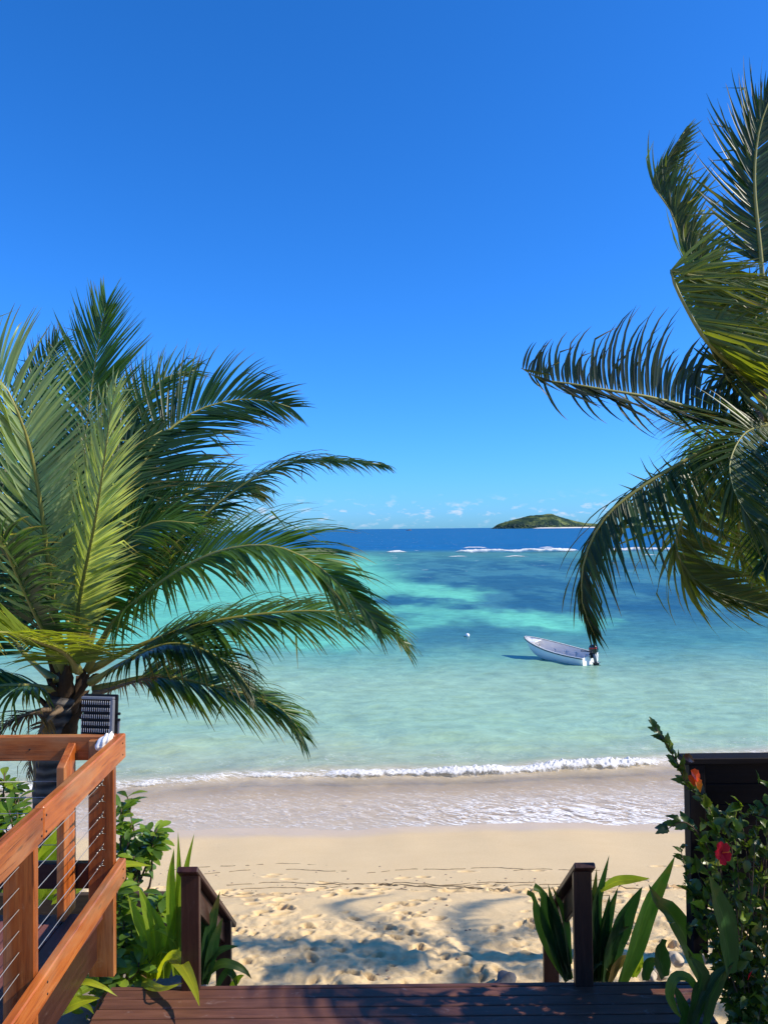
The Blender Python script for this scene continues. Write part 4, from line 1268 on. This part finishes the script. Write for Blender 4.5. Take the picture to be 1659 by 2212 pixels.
plant('spider_lily', (pb.x, pb.y, 3.95), 'lily with one very broad tall leaf and a folded leaf crossing it', 'lily', [
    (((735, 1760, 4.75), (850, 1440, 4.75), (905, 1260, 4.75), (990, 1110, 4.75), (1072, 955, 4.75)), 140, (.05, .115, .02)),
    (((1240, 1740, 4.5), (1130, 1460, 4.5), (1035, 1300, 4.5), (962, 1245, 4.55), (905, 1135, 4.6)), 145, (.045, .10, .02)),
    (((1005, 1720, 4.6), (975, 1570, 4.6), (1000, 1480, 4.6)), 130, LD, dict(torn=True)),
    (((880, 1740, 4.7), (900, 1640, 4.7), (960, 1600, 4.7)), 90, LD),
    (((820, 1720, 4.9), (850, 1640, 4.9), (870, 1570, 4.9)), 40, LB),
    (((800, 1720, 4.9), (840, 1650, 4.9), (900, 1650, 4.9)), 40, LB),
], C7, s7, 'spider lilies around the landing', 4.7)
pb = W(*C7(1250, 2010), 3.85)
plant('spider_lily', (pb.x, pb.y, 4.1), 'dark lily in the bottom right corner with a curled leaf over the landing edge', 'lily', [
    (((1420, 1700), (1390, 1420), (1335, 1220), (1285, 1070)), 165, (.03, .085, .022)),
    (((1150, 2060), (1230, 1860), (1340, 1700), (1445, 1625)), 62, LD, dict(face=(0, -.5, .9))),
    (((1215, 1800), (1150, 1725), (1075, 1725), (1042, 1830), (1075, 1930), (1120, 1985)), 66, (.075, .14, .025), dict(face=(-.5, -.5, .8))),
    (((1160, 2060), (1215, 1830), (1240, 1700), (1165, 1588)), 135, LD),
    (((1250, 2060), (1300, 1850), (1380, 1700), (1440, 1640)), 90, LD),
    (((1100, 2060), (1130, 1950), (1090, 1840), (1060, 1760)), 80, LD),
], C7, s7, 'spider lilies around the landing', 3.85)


# ------------------------------------------------------------------ small-leaved shrubs
def leaf_mesh(name, shape, serr=0.0, fold=.25, curl=.2, seed=0):
    """unit-length leaf along +Y"""
    rg = random.Random(seed)
    n = 9
    V, F, tint, along, across = [], [], [], [], []
    for i in range(n):
        x = i / (n - 1)
        w = shape(x) * (1 + (serr * (1 if i % 2 else -1) if 0 < i < n - 1 else 0))
        zc = -curl * x * x
        for k, u in enumerate((-1, 0, 1)):
            V.append((u * w * .5, x, zc + abs(u) * w * fold * .6 + rg.uniform(-.01, .01)))
            tint.append(.5 + rg.uniform(-.2, .2)); along.append(x * .7); across.append((u + 1) / 2)
    return mesh_np(name, V, grid_quads(n, 3), True, {'tint': tint, 'along': along, 'across': across})


ovate = lambda x: .62 * math.sin(math.pi * min(1, x ** .75)) ** .9 * (1 - .25 * x) + .01
obov = lambda x: .46 * (math.sin(math.pi * min(1, x ** 1.6 * .97)) ** .7 * .9 + .10 * (1 - x)) + .01
HL = [leaf_mesh('hibiscus leaf', ovate, .10, .3, .25 + .1 * i, i) for i in range(4)]
NL = [leaf_mesh('naupaka leaf', obov, 0, .22, .15 + .12 * i, i + 9) for i in range(4)]
for m_ in HL + NL: m_.materials.append(M['leaf'])


def leaf_matrix(p, d, nrm, s):
    y = Vector(d).normalized()
    z_ = Vector(nrm) - y * Vector(nrm).dot(y)
    z_ = z_.normalized() if z_.length > 1e-4 else y.orthogonal().normalized()
    x = y.cross(z_)
    m = Matrix((x * s, y * s, z_ * s)).transposed().to_4x4()
    m.translation = p
    return m


def shrub(root, stems, leaves, meshes, limit, cols, rr):
    """leaves: list of (pos, dir, normal, size, colour or None). The nearest ones are parts, the rest one mass."""
    bm = bmesh.new()
    for st, r in stems:
        add_tube(bm, [Vector(p) for p in spline(st, 10)], [r * (1 - .6 * i / 9) for i in range(10)], 5)
    me = from_bm('stems', bm, True)
    pw = parent_world(root)
    me.transform(pw.inverted())
    link('stems', me, M['stem'], root, pw)
    leaves = sorted(leaves, key=lambda l: -l[3] / max(1, l[0].y))
    rest = leaves[limit:]
    for (p, d, nm, s, c) in leaves[:limit]:
        o = link('leaf', rr.choice(meshes), None, root, leaf_matrix(p, d, nm, s))
        o.color = (*(c or rr.choice(cols)), 1)
    if rest:
        V, F, T_, A_, X_ = [], [], [], [], []
        src = meshes[0]
        n = len(src.vertices)
        co = np.zeros(n * 3, np.float32); src.vertices.foreach_get('co', co); co = co.reshape(-1, 3)
        q = grid_quads(n // 3, 3)
        iv_ = pw.inverted()
        for i, (p, d, nm, s, c) in enumerate(rest):
            m = np.array(iv_ @ leaf_matrix(p, d, nm, s))
            V.append(co @ m[:3, :3].T + m[:3, 3]); F.append(q + i * n)
            T_ += [rr.random()] * n; A_ += [0] * n; X_ += [0] * n
        me = mesh_np('leaf_mass', np.vstack(V), np.vstack(F), True, {'tint': T_, 'along': A_, 'across': X_})
        o = link('leaf_mass', me, M['leaf'], root, pw)
        o['kind'] = 'stuff'
        o.color = (*cols[0], 1)


def rand_dir(rr, b=(0, 0, 0), k=1.0):
    v = Vector((rr.gauss(0, 1), rr.gauss(0, 1), rr.gauss(0, 1))).normalized()
    return (v * k + Vector(b)).normalized()


rr = random.Random(21)
# hibiscus in front of the screen
hb = W(1600, 2200, 4.15)
hib = empty('hibiscus_bush', (hb.x, hb.y, 4.0), 'straggly dark hibiscus bush with one red flower in front of the black screen', 'shrub')
stems, leaves = [], []
ends = [(1660, 1700), (1640, 1760), (1600, 1740), (1570, 1770), (1545, 1800), (1520, 1830), (1500, 1870), (1560, 1850), (1620, 1830), (1660, 1860), (1500, 1930),
        (1540, 1930), (1590, 1920), (1640, 1930), (1510, 1990), (1560, 2000), (1610, 2000), (1655, 2010), (1570, 2080), (1620, 2080), (1655, 2100), (1600, 2140), (1640, 2160), (1590, 1790), (1655, 1790), (1540, 1760), (1700, 1750), (1700, 1900), (1720, 2050), (1610, 2190), (1655, 2200), (1690, 2180)]
for (X, Y) in ends:
    d = rr.uniform(3.95, 4.34)
    e1 = W(X + rr.uniform(-8, 8), Y, d)
    mid = W(1620 + (X - 1620) * .5 + rr.uniform(-20, 20), (Y + 2240) / 2, rr.uniform(4.0, 4.25))
    st = [W(1615 + rr.uniform(-40, 40), 2240, 4.15), mid, e1]
    stems.append((st, .005))
    sp = spline(st, 26)
    for i in range(5, 26):
        p = Vector(sp[i]) + Vector((rr.gauss(0, .03), rr.gauss(0, .03), rr.gauss(0, .03)))
        t = (Vector(sp[min(25, i + 1)]) - Vector(sp[i - 1])).normalized()
        leaves.append((p, rand_dir(rr, t * .6, 1.0), rand_dir(rr, (.35, -.35, .9), .6), rr.uniform(.045, .08), None))
    for i in range(16):
        q_ = Vector(sp[rr.randint(8, 25)]) + Vector((rr.gauss(0, .06), rr.gauss(0, .05), rr.gauss(0, .06)))
        leaves.append((q_, rand_dir(rr, (0, -.1, .3), 1), rand_dir(rr, (.3, -.6, .7), .6), rr.uniform(.05, .085), None))
    for i in range(5):
        leaves.append((e1, rand_dir(rr, (0, -.2, .5), .9), rand_dir(rr, (.3, -.5, .8), .5), rr.uniform(.05, .085), rr.choice([(.10, .16, .02), (.14, .20, .025), None])))


def twig(pts, n, smin, smax, r=.007, cols_=None, spread=1.0):
    st = [W(*p) for p in pts]
    stems.append((st, r))
    sp = spline(st, n)
    for i in range(n):
        t = (Vector(sp[min(n - 1, i + 1)]) - Vector(sp[max(0, i - 1)])).normalized()
        for q in range(2):
            leaves.append((Vector(sp[i]), rand_dir(rr, t * .9 + Vector((0, 0, .1)), spread), rand_dir(rr, (.3, -.7, .5), .5), rr.uniform(smin, smax), rr.choice(cols_) if cols_ else None))


gn = [(.07, .11, .02), (.12, .17, .02), (.18, .22, .022), (.045, .08, .02), (.07, .06, .025)]
twig([(1560, 1800, 4.2), (1520, 1730, 4.2), (1482, 1690, 4.18), (1458, 1640, 4.16), (1436, 1600, 4.14), (1416, 1572, 4.14)], 28, .055, .09, .006, gn, .8)
twig([(1540, 1850, 4.2), (1500, 1790, 4.18), (1470, 1775, 4.16), (1444, 1790, 4.16)], 10, .055, .085, .006, [(.03, .06, .02), (.05, .09, .02)], .9)
twig([(1520, 1960, 4.25), (1490, 1910, 4.25), (1476, 1860, 4.25), (1470, 1830, 4.25)], 12, .04, .06, .005, [(.03, .05, .02), (.05, .08, .02)], .9)
# two coloured leaves and a few reddish ones
for (X, Y, a, c) in ((1492, 1664, (.62, 0, -.55), (.62, .055, .012)), (1500, 1684, (.6, 0, -.62), (.60, .16, .010)), (1476, 1634, (.8, 0, -.2), (.10, .035, .018)), (1486, 1676, (.5, 0, -.5), (.30, .05, .02))):
    leaves.append((W(X, Y, 4.05), Vector(a), Vector((.3, -.9, .45)), .095 if c[0] > .5 else .08, c))
shrub(hib, stems, leaves, HL, 298, [(.06, .11, .018), (.10, .165, .020), (.17, .235, .02), (.045, .08, .02), (.13, .17, .02)], rr)  # brighter yellow greens put sunlit spots into the leaf colours


def flower(root, c, facing, s, nm='flower'):
    bm = bmesh.new()
    bmesh.ops.create_uvsphere(bm, u_segments=8, v_segments=6, radius=s * .14)
    f = Vector(facing).normalized()
    fm = Matrix.Translation(c) @ f.to_track_quat('Z', 'Y').to_matrix().to_4x4()
    fo_ = link(nm, from_bm(nm, bm, True), M['petal'], root, fm)
    fo_.color = (.4, .01, .03, 1)
    for k_ in range(5):
        n = 7
        V, al, ti = [], [], []
        for i in range(n):
            x = i / (n - 1)
            for q in range(5):
                u = q / 4 - .5
                w = s * .95 * math.sin(math.pi * min(.93, x * .72 + .12)) ** .8
                V.append((u * w, x * s, s * (.34 * x ** 1.2 - .16 * x ** 4) + .06 * s * math.sin(q * 2.3 + i + k_) * x))
                al.append(0); ti.append(.4 + .3 * x)
        me = mesh_np('petal', V, grid_quads(n, 5), True, {'tint': ti, 'along': al})
        o = link('petal', me, M['petal'], fo_, fm @ Matrix.Rotation(k_ * 2 * math.pi / 5 + .3, 4, 'Z'))
        o.color = (.42, .003, .030, 1)
    bm = bmesh.new()
    add_tube(bm, [Vector((0, 0, 0)), Vector((0, s * .1, s * .5)), Vector((0, s * .16, s * .85))], [s * .05, s * .035, s * .05], 6)
    o = link('pistil', from_bm('pistil', bm, True), M['petal'], fo_, fm)
    o.color = (.65, .25, .05, 1)


flower(hib, W(1559, 1842, 3.93), (.45, -1, .25), .056)
flower(hib, W(1618, 2105, 3.93), (.6, -.5, -.3), .026)


# naupaka shrubs behind the railing
def naupaka(loc, label, clusters, d0):
    rt = empty('naupaka_shrub', loc, label, 'shrub', 'glossy naupaka shrubs behind the railing')
    stems, leaves = [], []
    for (X, Y, dd) in clusters:
        c = W(X, Y, d0 + dd)
        base = Vector(loc) + Vector((rr.uniform(-.1, .1), rr.uniform(-.1, .1), 0))
        m_ = (base + c) / 2 + Vector((rr.uniform(-.1, .1), 0, -.12))
        stems.append(([base, m_, c], .013))
        ax = (c - m_).normalized()
        for i in range(5):
            q_ = base.lerp(c, rr.uniform(.25, .9)) + Vector((rr.gauss(0, .05), rr.gauss(0, .05), rr.gauss(0, .04)))
            leaves.append((q_, rand_dir(rr, (0, -.2, .5), 1), rand_dir(rr, (.2, -.4, .8), .5), rr.uniform(.08, .13), None))
        for i in range(rr.randint(13, 17)):
            a = i * 2.4
            o_ = ax.orthogonal().normalized(); q = ax.cross(o_)
            rad_ = o_ * math.cos(a) + q * math.sin(a)
            up_ = rr.uniform(.1, 1.3)
            dv = (rad_ + ax * up_).normalized()
            leaves.append((c - ax * rr.uniform(0, .16), dv, (ax - dv * .2 + Vector((0, -.2, .2))), rr.uniform(.085, .15), rr.choice([(.08, .16, .02), (.11, .20, .022), (.055, .11, .02), (.17, .25, .025)])))
    shrub(rt, stems, leaves, NL, 290, [(.08, .15, .02), (.12, .20, .022), (.055, .11, .02)], rr)
    return rt


naupaka((-1.98, 6.0, 4.25), 'glossy round-leaved naupaka shrub poking out right of the railing corner post', [
    (262, 1745, 0), (285, 1775, 0), (268, 1800, .1), (300, 1830, 0), (345, 1800, .05), (330, 1822, 0), (262, 1838, 0), (290, 1850, -.1), (258, 1870, 0), (340, 1790, 0), (318, 1800, .1), (275, 1720, .1)], 5.95)
naupaka((-2.9, 6.0, 4.2), 'round-leaved naupaka shrub at the left frame edge under the back rail', [
    (10, 1670, 0), (30, 1700, .1), (0, 1725, 0), (38, 1755, 0), (12, 1785, 0), (48, 1800, -.1), (5, 1830, 0), (40, 1725, .1), (-30, 1700, 0), (-40, 1780, 0), (60, 1770, .1), (20, 1750, -.2)], 5.9)
naupaka((-1.85, 5.1, 3.95), 'low round-leaved naupaka shrub against the timber wall under the railing', [
    (255, 1910, 0), (270, 1935, .05), (258, 1965, 0), (268, 1990, 0), (285, 2005, 0), (262, 2030, 0), (240, 2040, 0), (230, 2075, -.2), (272, 2060, 0), (345, 1945, .2), (352, 1935, .2), (295, 2050, .1), (210, 2090, -.3), (255, 2080, -.2), (300, 2080, -.1)], 5.0)

# ------------------------------------------------------------------ stones
def stone(name, c, s, mat, label, cat, group=None, seed=0):
    bm = bmesh.new()
    bmesh.ops.create_icosphere(bm, subdivisions=3, radius=1)
    q = random.Random(seed)
    ph = [q.uniform(0, 6) for _ in range(6)]
    for v in bm.verts:
        n = v.co.copy()
        v.co = Vector((n.x * s[0], n.y * s[1], n.z * s[2])) * (1 - .22 * abs(math.sin(2.2 * n.x + 1.7 * n.z + ph[3])) - .18 * abs(math.sin(2.6 * n.y + 1.3 * n.x + ph[4])) + .16 * math.sin(3.1 * n.x + ph[0]) * math.sin(2.7 * n.y + ph[1]) + .08 * math.sin(7 * n.z + ph[2] + 5 * n.x) + q.uniform(-.03, .03))
    o = link(name, from_bm(name, bm, True), mat, None, Matrix.Translation(c) @ Matrix.Rotation(q.uniform(0, 6), 4, 'Z'))
    return tag(o, label, cat, group)


p = W(1090, 2096, 8.0)
stone('dark_stone', Vector((p.x, 8.0, ground_z(p.x, 8.0) + .06)), (.21, .16, .17), M['rock'], 'single dark grey stone on the sand by the right stair post', 'stone', None, 3)
for i, (X, Y, d, s) in enumerate(((1428, 2088, 5.9, .10), (1460, 2064, 6.0, .085), (1492, 2044, 6.1, .10), (1518, 2060, 5.9, .08), (1405, 2100, 5.8, .07))):
    p = W(X, Y, d)
    lab = ['pale coral stone at the foot of the right lilies, lowest of the small heap', 'pale coral stone glimpsed between lily leaves, beside the screen post foot', 'largest pale coral stone behind the screen post under the bush',
           'pale coral stone half hidden under the hibiscus', 'smallest pale coral stone, just past the landing edge'][i]
    stone('coral_stone', Vector((p.x, p.y, p.z - .03)), (s, s * .8, s * .7), M['coral'], lab, 'stone', 'pale coral stones under the right plants', i + 10)
gx, gy = np.meshgrid(np.linspace(1.2, 3.6, 60), np.linspace(5.5, 6.9, 36))
gz = np.minimum(3.25, 3.3 - (gy - 5.5) * .45) + (fbm(gx * 2.5, gy * 2.5 + 3, 4) - .5) * .2 - .5 * sstep(1.7, 1.2, gx)
tag(link('sand_bank', mesh_np('sand_bank', np.stack([gx, gy, gz], -1).reshape(-1, 3), grid_quads(36, 60), True, {'wet': np.zeros(gx.size), 'damp': np.zeros(gx.size)}), M['sand']), kind='structure')

# thin dark wrack lines left by the tide
bm = bmesh.new()
for k_ in range(24):
    y0 = rs.choice([12.1, 12.6, 13.2, 13.8, 12.35, 11.0]) + rs.gauss(0, .2)
    x0 = rs.uniform(-5, 5.5); ln_ = rs.uniform(.8, 3.2); n = int(ln_ / .05)
    ph = rs.uniform(0, 9)
    prev = None
    for i in range(n):
        x = x0 + i * .05
        y = y0 + .10 * (x - x0) * math.sin(ph * 3) + .16 * math.sin(x * 1.3 + ph) + .07 * math.sin(x * 4.1 + ph * 2) + .015 * math.sin(x * 17 + ph)
        i_, j_ = np.searchsorted(ys, y), np.searchsorted(xs, x)
        zz = float(GZ[min(i_, len(ys) - 1), min(j_, len(xs) - 1)]) + .006
        w = .004 + .006 * abs(math.sin(x * 5 + ph)) * (1 if rs.random() > .15 else 2.2)
        if rs.random() < .06: prev = None; continue
        cur = (bm.verts.new((x, y - w, zz - .003)), bm.verts.new((x, y, zz + .006)), bm.verts.new((x, y + w, zz)))
        if prev:
            bm.faces.new((prev[0], cur[0], cur[1], prev[1])); bm.faces.new((prev[1], cur[1], cur[2], prev[2]))
        prev = cur
tag(link('wrack_line', from_bm('wrack_line', bm), m_plain('dry seaweed', (.16, .115, .06), .9, 0, .4, 20, .3)), kind='stuff')

bm = bmesh.new()
for k_ in range(260):
    x, y = rs.uniform(-5, 6), rs.choice([rs.uniform(8.0, 11.8), rs.gauss(12.4, .35), rs.uniform(8, 14.0)])
    i_, j_ = min(np.searchsorted(ys, y), len(ys) - 1), np.searchsorted(xs, x)
    s_ = rs.uniform(.006, .02)
    r_ = bmesh.ops.create_icosphere(bm, subdivisions=1, radius=s_)
    for v in r_['verts']:
        v.co = Vector((v.co.x * rs.uniform(.8, 1.7), v.co.y * rs.uniform(.7, 1.2), v.co.z * .7)) + Vector((x, y, float(GZ[i_, j_]) + s_ * .3))
tag(link('shell_grit', from_bm('shell_grit', bm), m_plain('shell and twig bits', (.30, .22, .15), .9, 0, .7, 3, .2)), kind='stuff')

# ------------------------------------------------------------------ boat
b_st = Vector((10.75, 40.0, .02))
th = math.radians(41)
hd = Vector((-math.sin(th), math.cos(th), 0))
boat = empty('motor_boat', b_st + hd * 2.1, 'small open white motorboat with black outboard, moored in the shallows', 'boat')
BMx = Matrix.Translation(b_st) @ Matrix((hd, Vector((-hd.y, hd.x, 0)), Vector((0, 0, 1)))).transposed().to_4x4() @ Matrix.Rotation(math.radians(-2.0), 4, 'Y') @ Matrix.Rotation(math.radians(-6), 4, 'X')
LB_, HB_ = 4.25, .79


def hb_(s):
    return HB_ * (.92 + .10 * math.sin(math.pi * min(1, s * 1.25)) * 1.0) * (max(0, 1 - max(0, (s - .42) / .58) ** 2.4)) ** .62


def gz_(s):
    return .42 + .44 * s ** 1.9


def shell(off, zoff, name, mat, bottom):
    n = 22
    rows = []
    for i in range(n):
        s = i / (n - 1)
        s2 = min(s, .995)
        hbm = max(hb_(s2) - off, .015)
        x = s * (LB_ - off * 1.2) + off * .3
        kz = bottom + .55 * max(0, (s - .55) / .45) ** 2.2
        g = gz_(s) + zoff
        chz = kz + (.16 if off == 0 else .03)
        sect = [(1, g), (.985, g * .6 + chz * .4), (.93, chz + .05), (.80, chz), (.40, kz + .05), (0, kz)]
        full = [(a * hbm, zz) for a, zz in sect] + [(-a * hbm, zz) for a, zz in sect[-2::-1]]
        rake = lambda zz: .30 * max(0, s - .6) / .4 * (zz - kz) / max(g - kz, .01)
        rows.append([(x - .28 * max(0, (s - .6) / .4) + rake(zz), yy, zz) for yy, zz in full])
    V = np.array(rows).reshape(-1, 3)
    return rows, mesh_np(name, V, grid_quads(n, 11), True)


rows_o, me_o = shell(0, 0, 'hull', None, -.22)
bm = bmesh.new(); bm.from_mesh(me_o)
bm.verts.ensure_lookup_table()
bm.faces.new([bm.verts[i] for i in range(11)])            # transom
bmesh.ops.recalc_face_normals(bm, faces=bm.faces[:])
hull = link('hull', from_bm('hull', bm, False), M['gel'], boat, BMx)
for p_ in hull.data.polygons: p_.use_smooth = len(p_.vertices) == 4
rows_i, me_i = shell(.07, -.03, 'inner_liner', None, -.02)
bm = bmesh.new(); bm.from_mesh(me_i); bm.verts.ensure_lookup_table()
bm.faces.new([bm.verts[i] for i in range(11)])
link('inner_liner', from_bm('inner_liner', bm, True), M['gelin'], boat, BMx)
outer = [Vector(r[0]) for r in rows_o] + [Vector(r[-1]) for r in rows_o[::-1]]
bm = bmesh.new()
for (ra_, rb_) in ((rows_o, rows_i),):
    lo = [Vector(r[0]) for r in ra_] + [Vector(r[-1]) for r in ra_[::-1]]
    li = [Vector(r[0]) for r in rb_] + [Vector(r[-1]) for r in rb_[::-1]]
    for q in li:
        q.z += .035
    vo = [bm.verts.new(v + Vector((0, 0, .006))) for v in lo]; vi = [bm.verts.new(v) for v in li]
    n = len(vo)
    for i in range(n):
        j = (i + 1) % n
        bm.faces.new((vo[i], vo[j], vi[j], vi[i]))
bmesh.ops.solidify(bm, geom=bm.faces[:], thickness=.03)
bmesh.ops.recalc_face_normals(bm, faces=bm.faces[:])
link('gunwale', from_bm('gunwale', bm), M['gel'], boat, BMx)
bm = bmesh.new()
cen = Vector((1.8, 0, 0))
rp_ = []
for v in outer:
    o_ = Vector((v.x - cen.x, v.y, 0)).normalized() * .012
    rp_.append(v + o_ + Vector((0, 0, -.045)))
add_tube(bm, rp_, .022, 6, True)
link('rub_rail', from_bm('rub_rail', bm, True), M['rub'], boat, BMx)
bm = bmesh.new(); fbox(bm, 1.75, 0, .015, 2.5, .95, .03)
link('floorboards', from_bm('floorboards', bm), M['floor'], boat, BMx)
for sx_ in (-1, 1):
    for x in (.7, 1.35, 2.0, 2.7):
        bm = bmesh.new(); fbox(bm, x, sx_ * (hb_(x / LB_) - .16), .12, .03, .14, .22)
        link('knee', from_bm('knee', bm), M['gelin'], boat, BMx)
bm = bmesh.new(); fbox(bm, 3.62, 0, .70, .55, .62, .04)
bmesh.ops.bevel(bm, geom=bm.edges[:], offset=.015, segments=1, affect='EDGES')
link('bow_deck', from_bm('bow_deck', bm), M['gel'], boat, BMx)
bm = bmesh.new()
add_tube(bm, [Vector((3.3, .0, .1)), Vector((3.3, 0, .55))], .03, 8)
add_tube(bm, [Vector((3.3, -.12, .45)), Vector((3.3, .12, .45))], .02, 8)
link('mooring_bitt', from_bm('mooring_bitt', bm, True), M['floor'], boat, BMx)
bm = bmesh.new()
add_tube(bm, [Vector(p_) for p_ in spline([(4.15, .05, .86), (4.0, .1, .9), (3.3, .02, .5), (2.9, .2, .06)], 14)], .012, 5)
link('mooring_rope', from_bm('mooring_rope', bm, True), M['white'], boat, BMx)
# outboard
OM = BMx @ Matrix.Translation((-.10, -.02, .50)) @ Matrix.Rotation(math.radians(8), 4, 'Y')
ob = bpy.data.objects.new('outboard_motor', None)
bm = bmesh.new()
secs = [(.00, .13, .16), (.06, .17, .21), (.20, .185, .235), (.34, .17, .22), (.42, .13, .17), (.45, .05, .07)]
prev = None
for (zz, hy, hx) in secs:
    ring = []
    for k_ in range(20):
        a = 2 * math.pi * k_ / 20
        ca, sa = math.cos(a), math.sin(a)
        ring.append(bm.verts.new((-.12 + math.copysign(abs(ca) ** .7, ca) * hx - zz * .05, math.copysign(abs(sa) ** .7, sa) * hy, zz + .06)))
    if prev:
        for k_ in range(20):
            bm.faces.new((prev[k_], prev[(k_ + 1) % 20], ring[(k_ + 1) % 20], ring[k_]))
    else:
        bm.faces.new(ring[::-1])
    prev = ring
bm.faces.new(prev)
motor = link('outboard_motor', from_bm('outboard_motor', bm, True), M['cowl'], boat, OM)
bm = bmesh.new()
for i in range(2):
    prev = None
    for k_ in range(9):
        a = math.radians(195 + k_ * 16) if i == 0 else math.radians(60 + k_ * 14)
        q = []
        for zz in (.27, .345):
            ca, sa = math.cos(a), math.sin(a)
            q.append(bm.verts.new((-.132 + math.copysign(abs(ca) ** .7, ca) * .239, math.copysign(abs(sa) ** .7, sa) * .189, zz + .03)))
        if prev: bm.faces.new((prev[0], q[0], q[1], prev[1]))
        prev = q
link('decal', from_bm('decal', bm), M['red'], motor, OM)
bm = bmesh.new(); fbox(bm, -.13, 0, -.22, .20, .16, .58)
for v in bm.verts:
    if v.co.z < -.3: v.co.x = -.13 + (v.co.x + .13) * .7; v.co.y *= .6
bmesh.ops.bevel(bm, geom=bm.edges[:], offset=.025, segments=2, affect='EDGES')
link('midsection', from_bm('midsection', bm, True), M['greymetal'], motor, OM)
bm = bmesh.new(); fbox(bm, .0, 0, -.02, .10, .26, .34); fbox(bm, .06, 0, .02, .06, .34, .05)
link('clamp_bracket', from_bm('clamp_bracket', bm), M['blackmetal'], motor, OM)
bm = bmesh.new(); fbox(bm, -.14, 0, -.56, .36, .03, .22); fbox(bm, -.16, 0, -.44, .42, .2, .02)
add_tube(bm, [Vector((-.40, 0, -.62)), Vector((.08, 0, -.62))], [.05, .03], 10)
link('lower_unit', from_bm('lower_unit', bm), M['cowl'], motor, OM)
bm = bmesh.new(); add_tube(bm, [Vector((.05, 0, .10)), Vector((.35, .05, .16)), Vector((.62, .08, .18))], [.022, .02, .026], 8)
link('tiller', from_bm('tiller', bm, True), M['rub'], motor, OM)

bm = bmesh.new()
bmesh.ops.create_uvsphere(bm, u_segments=16, v_segments=10, radius=.14)
fl_ = empty('mooring_buoy', (5.42, 50.3, 0), 'little white mooring buoy floating alone left of the boat', 'buoy')
link('float', from_bm('float', bm, True), M['gel'], fl_, Matrix.Translation((5.42, 50.3, .09)))
tube('mooring_line', [Vector((5.40, 50.25, .02)), Vector((5.2, 50.2, .03)), Vector((5.05, 50.3, -.1))], .03, M['rub'], fl_, 6)

# ------------------------------------------------------------------ unseen tree right of the stairs, added to shade the landing
st = empty('added_shade_tree', (5.6, 1.9, 2.65), 'unseen leafy tree beside the stairs, added to keep the landing dark', 'tree')
tube('trunk', [Vector(p_) for p_ in spline([(5.6, 1.9, 2.5), (5.5, 1.9, 4.2), (5.2, 2.0, 5.6), (4.8, 2.1, 6.6)], 12)], [.22 - .009 * i for i in range(12)], M['bark'], st, 12)
tq = random.Random(77)
for i in range(9):
    a = i * .7 + .2
    tube('limb', [Vector(p_) for p_ in spline([(5.2, 2.0, 5.4), (5.0 + .8 * math.cos(a), 2.0 + .8 * math.sin(a), 6.1), (4.9 + 1.7 * math.cos(a), 2.1 + 1.6 * math.sin(a), 6.5)], 8)], [.08 - .008 * k_ for k_ in range(8)], M['bark'], st, 8)
V, F, tn = [], [], []
src = NL[1]
co = np.zeros(len(src.vertices) * 3, np.float32); src.vertices.foreach_get('co', co); co = co.reshape(-1, 3)
q = grid_quads(9, 3)
cl = []
for i in range(185):
    cl.append((tq.uniform(2.75, 6.6), tq.uniform(-.2, 3.9), tq.uniform(5.6, 7.4)))
cnt = 0
for c in cl:
    if c[1] > 3.3 and c[2] < 6.35: continue  # gap left in the added crown so sun reaches the hibiscus
    for j in range(42):
        p_ = Vector(c) + Vector((tq.gauss(0, .2), tq.gauss(0, .2), tq.gauss(0, .16)))
        if p_.x < 2.6: continue
        m = np.array(Matrix.Translation(-Vector((5.6, 1.9, 2.65))) @ leaf_matrix(p_, rand_dir(tq, (0, 0, -.3), 1), rand_dir(tq, (0, 0, 1), .8), tq.uniform(.16, .27)))
        V.append(co @ m[:3, :3].T + m[:3, 3]); F.append(q + cnt * 27); tn += [tq.random()] * 27
        cnt += 1
me = mesh_np('crown', np.vstack(V), np.vstack(F), True, {'tint': tn, 'along': np.zeros(len(tn)), 'across': np.zeros(len(tn))})
o = link('crown', me, M['leaf'], st, Matrix.Translation((5.6, 1.9, 2.65)))
o['kind'] = 'stuff'
o.color = (.05, .095, .02, 1)
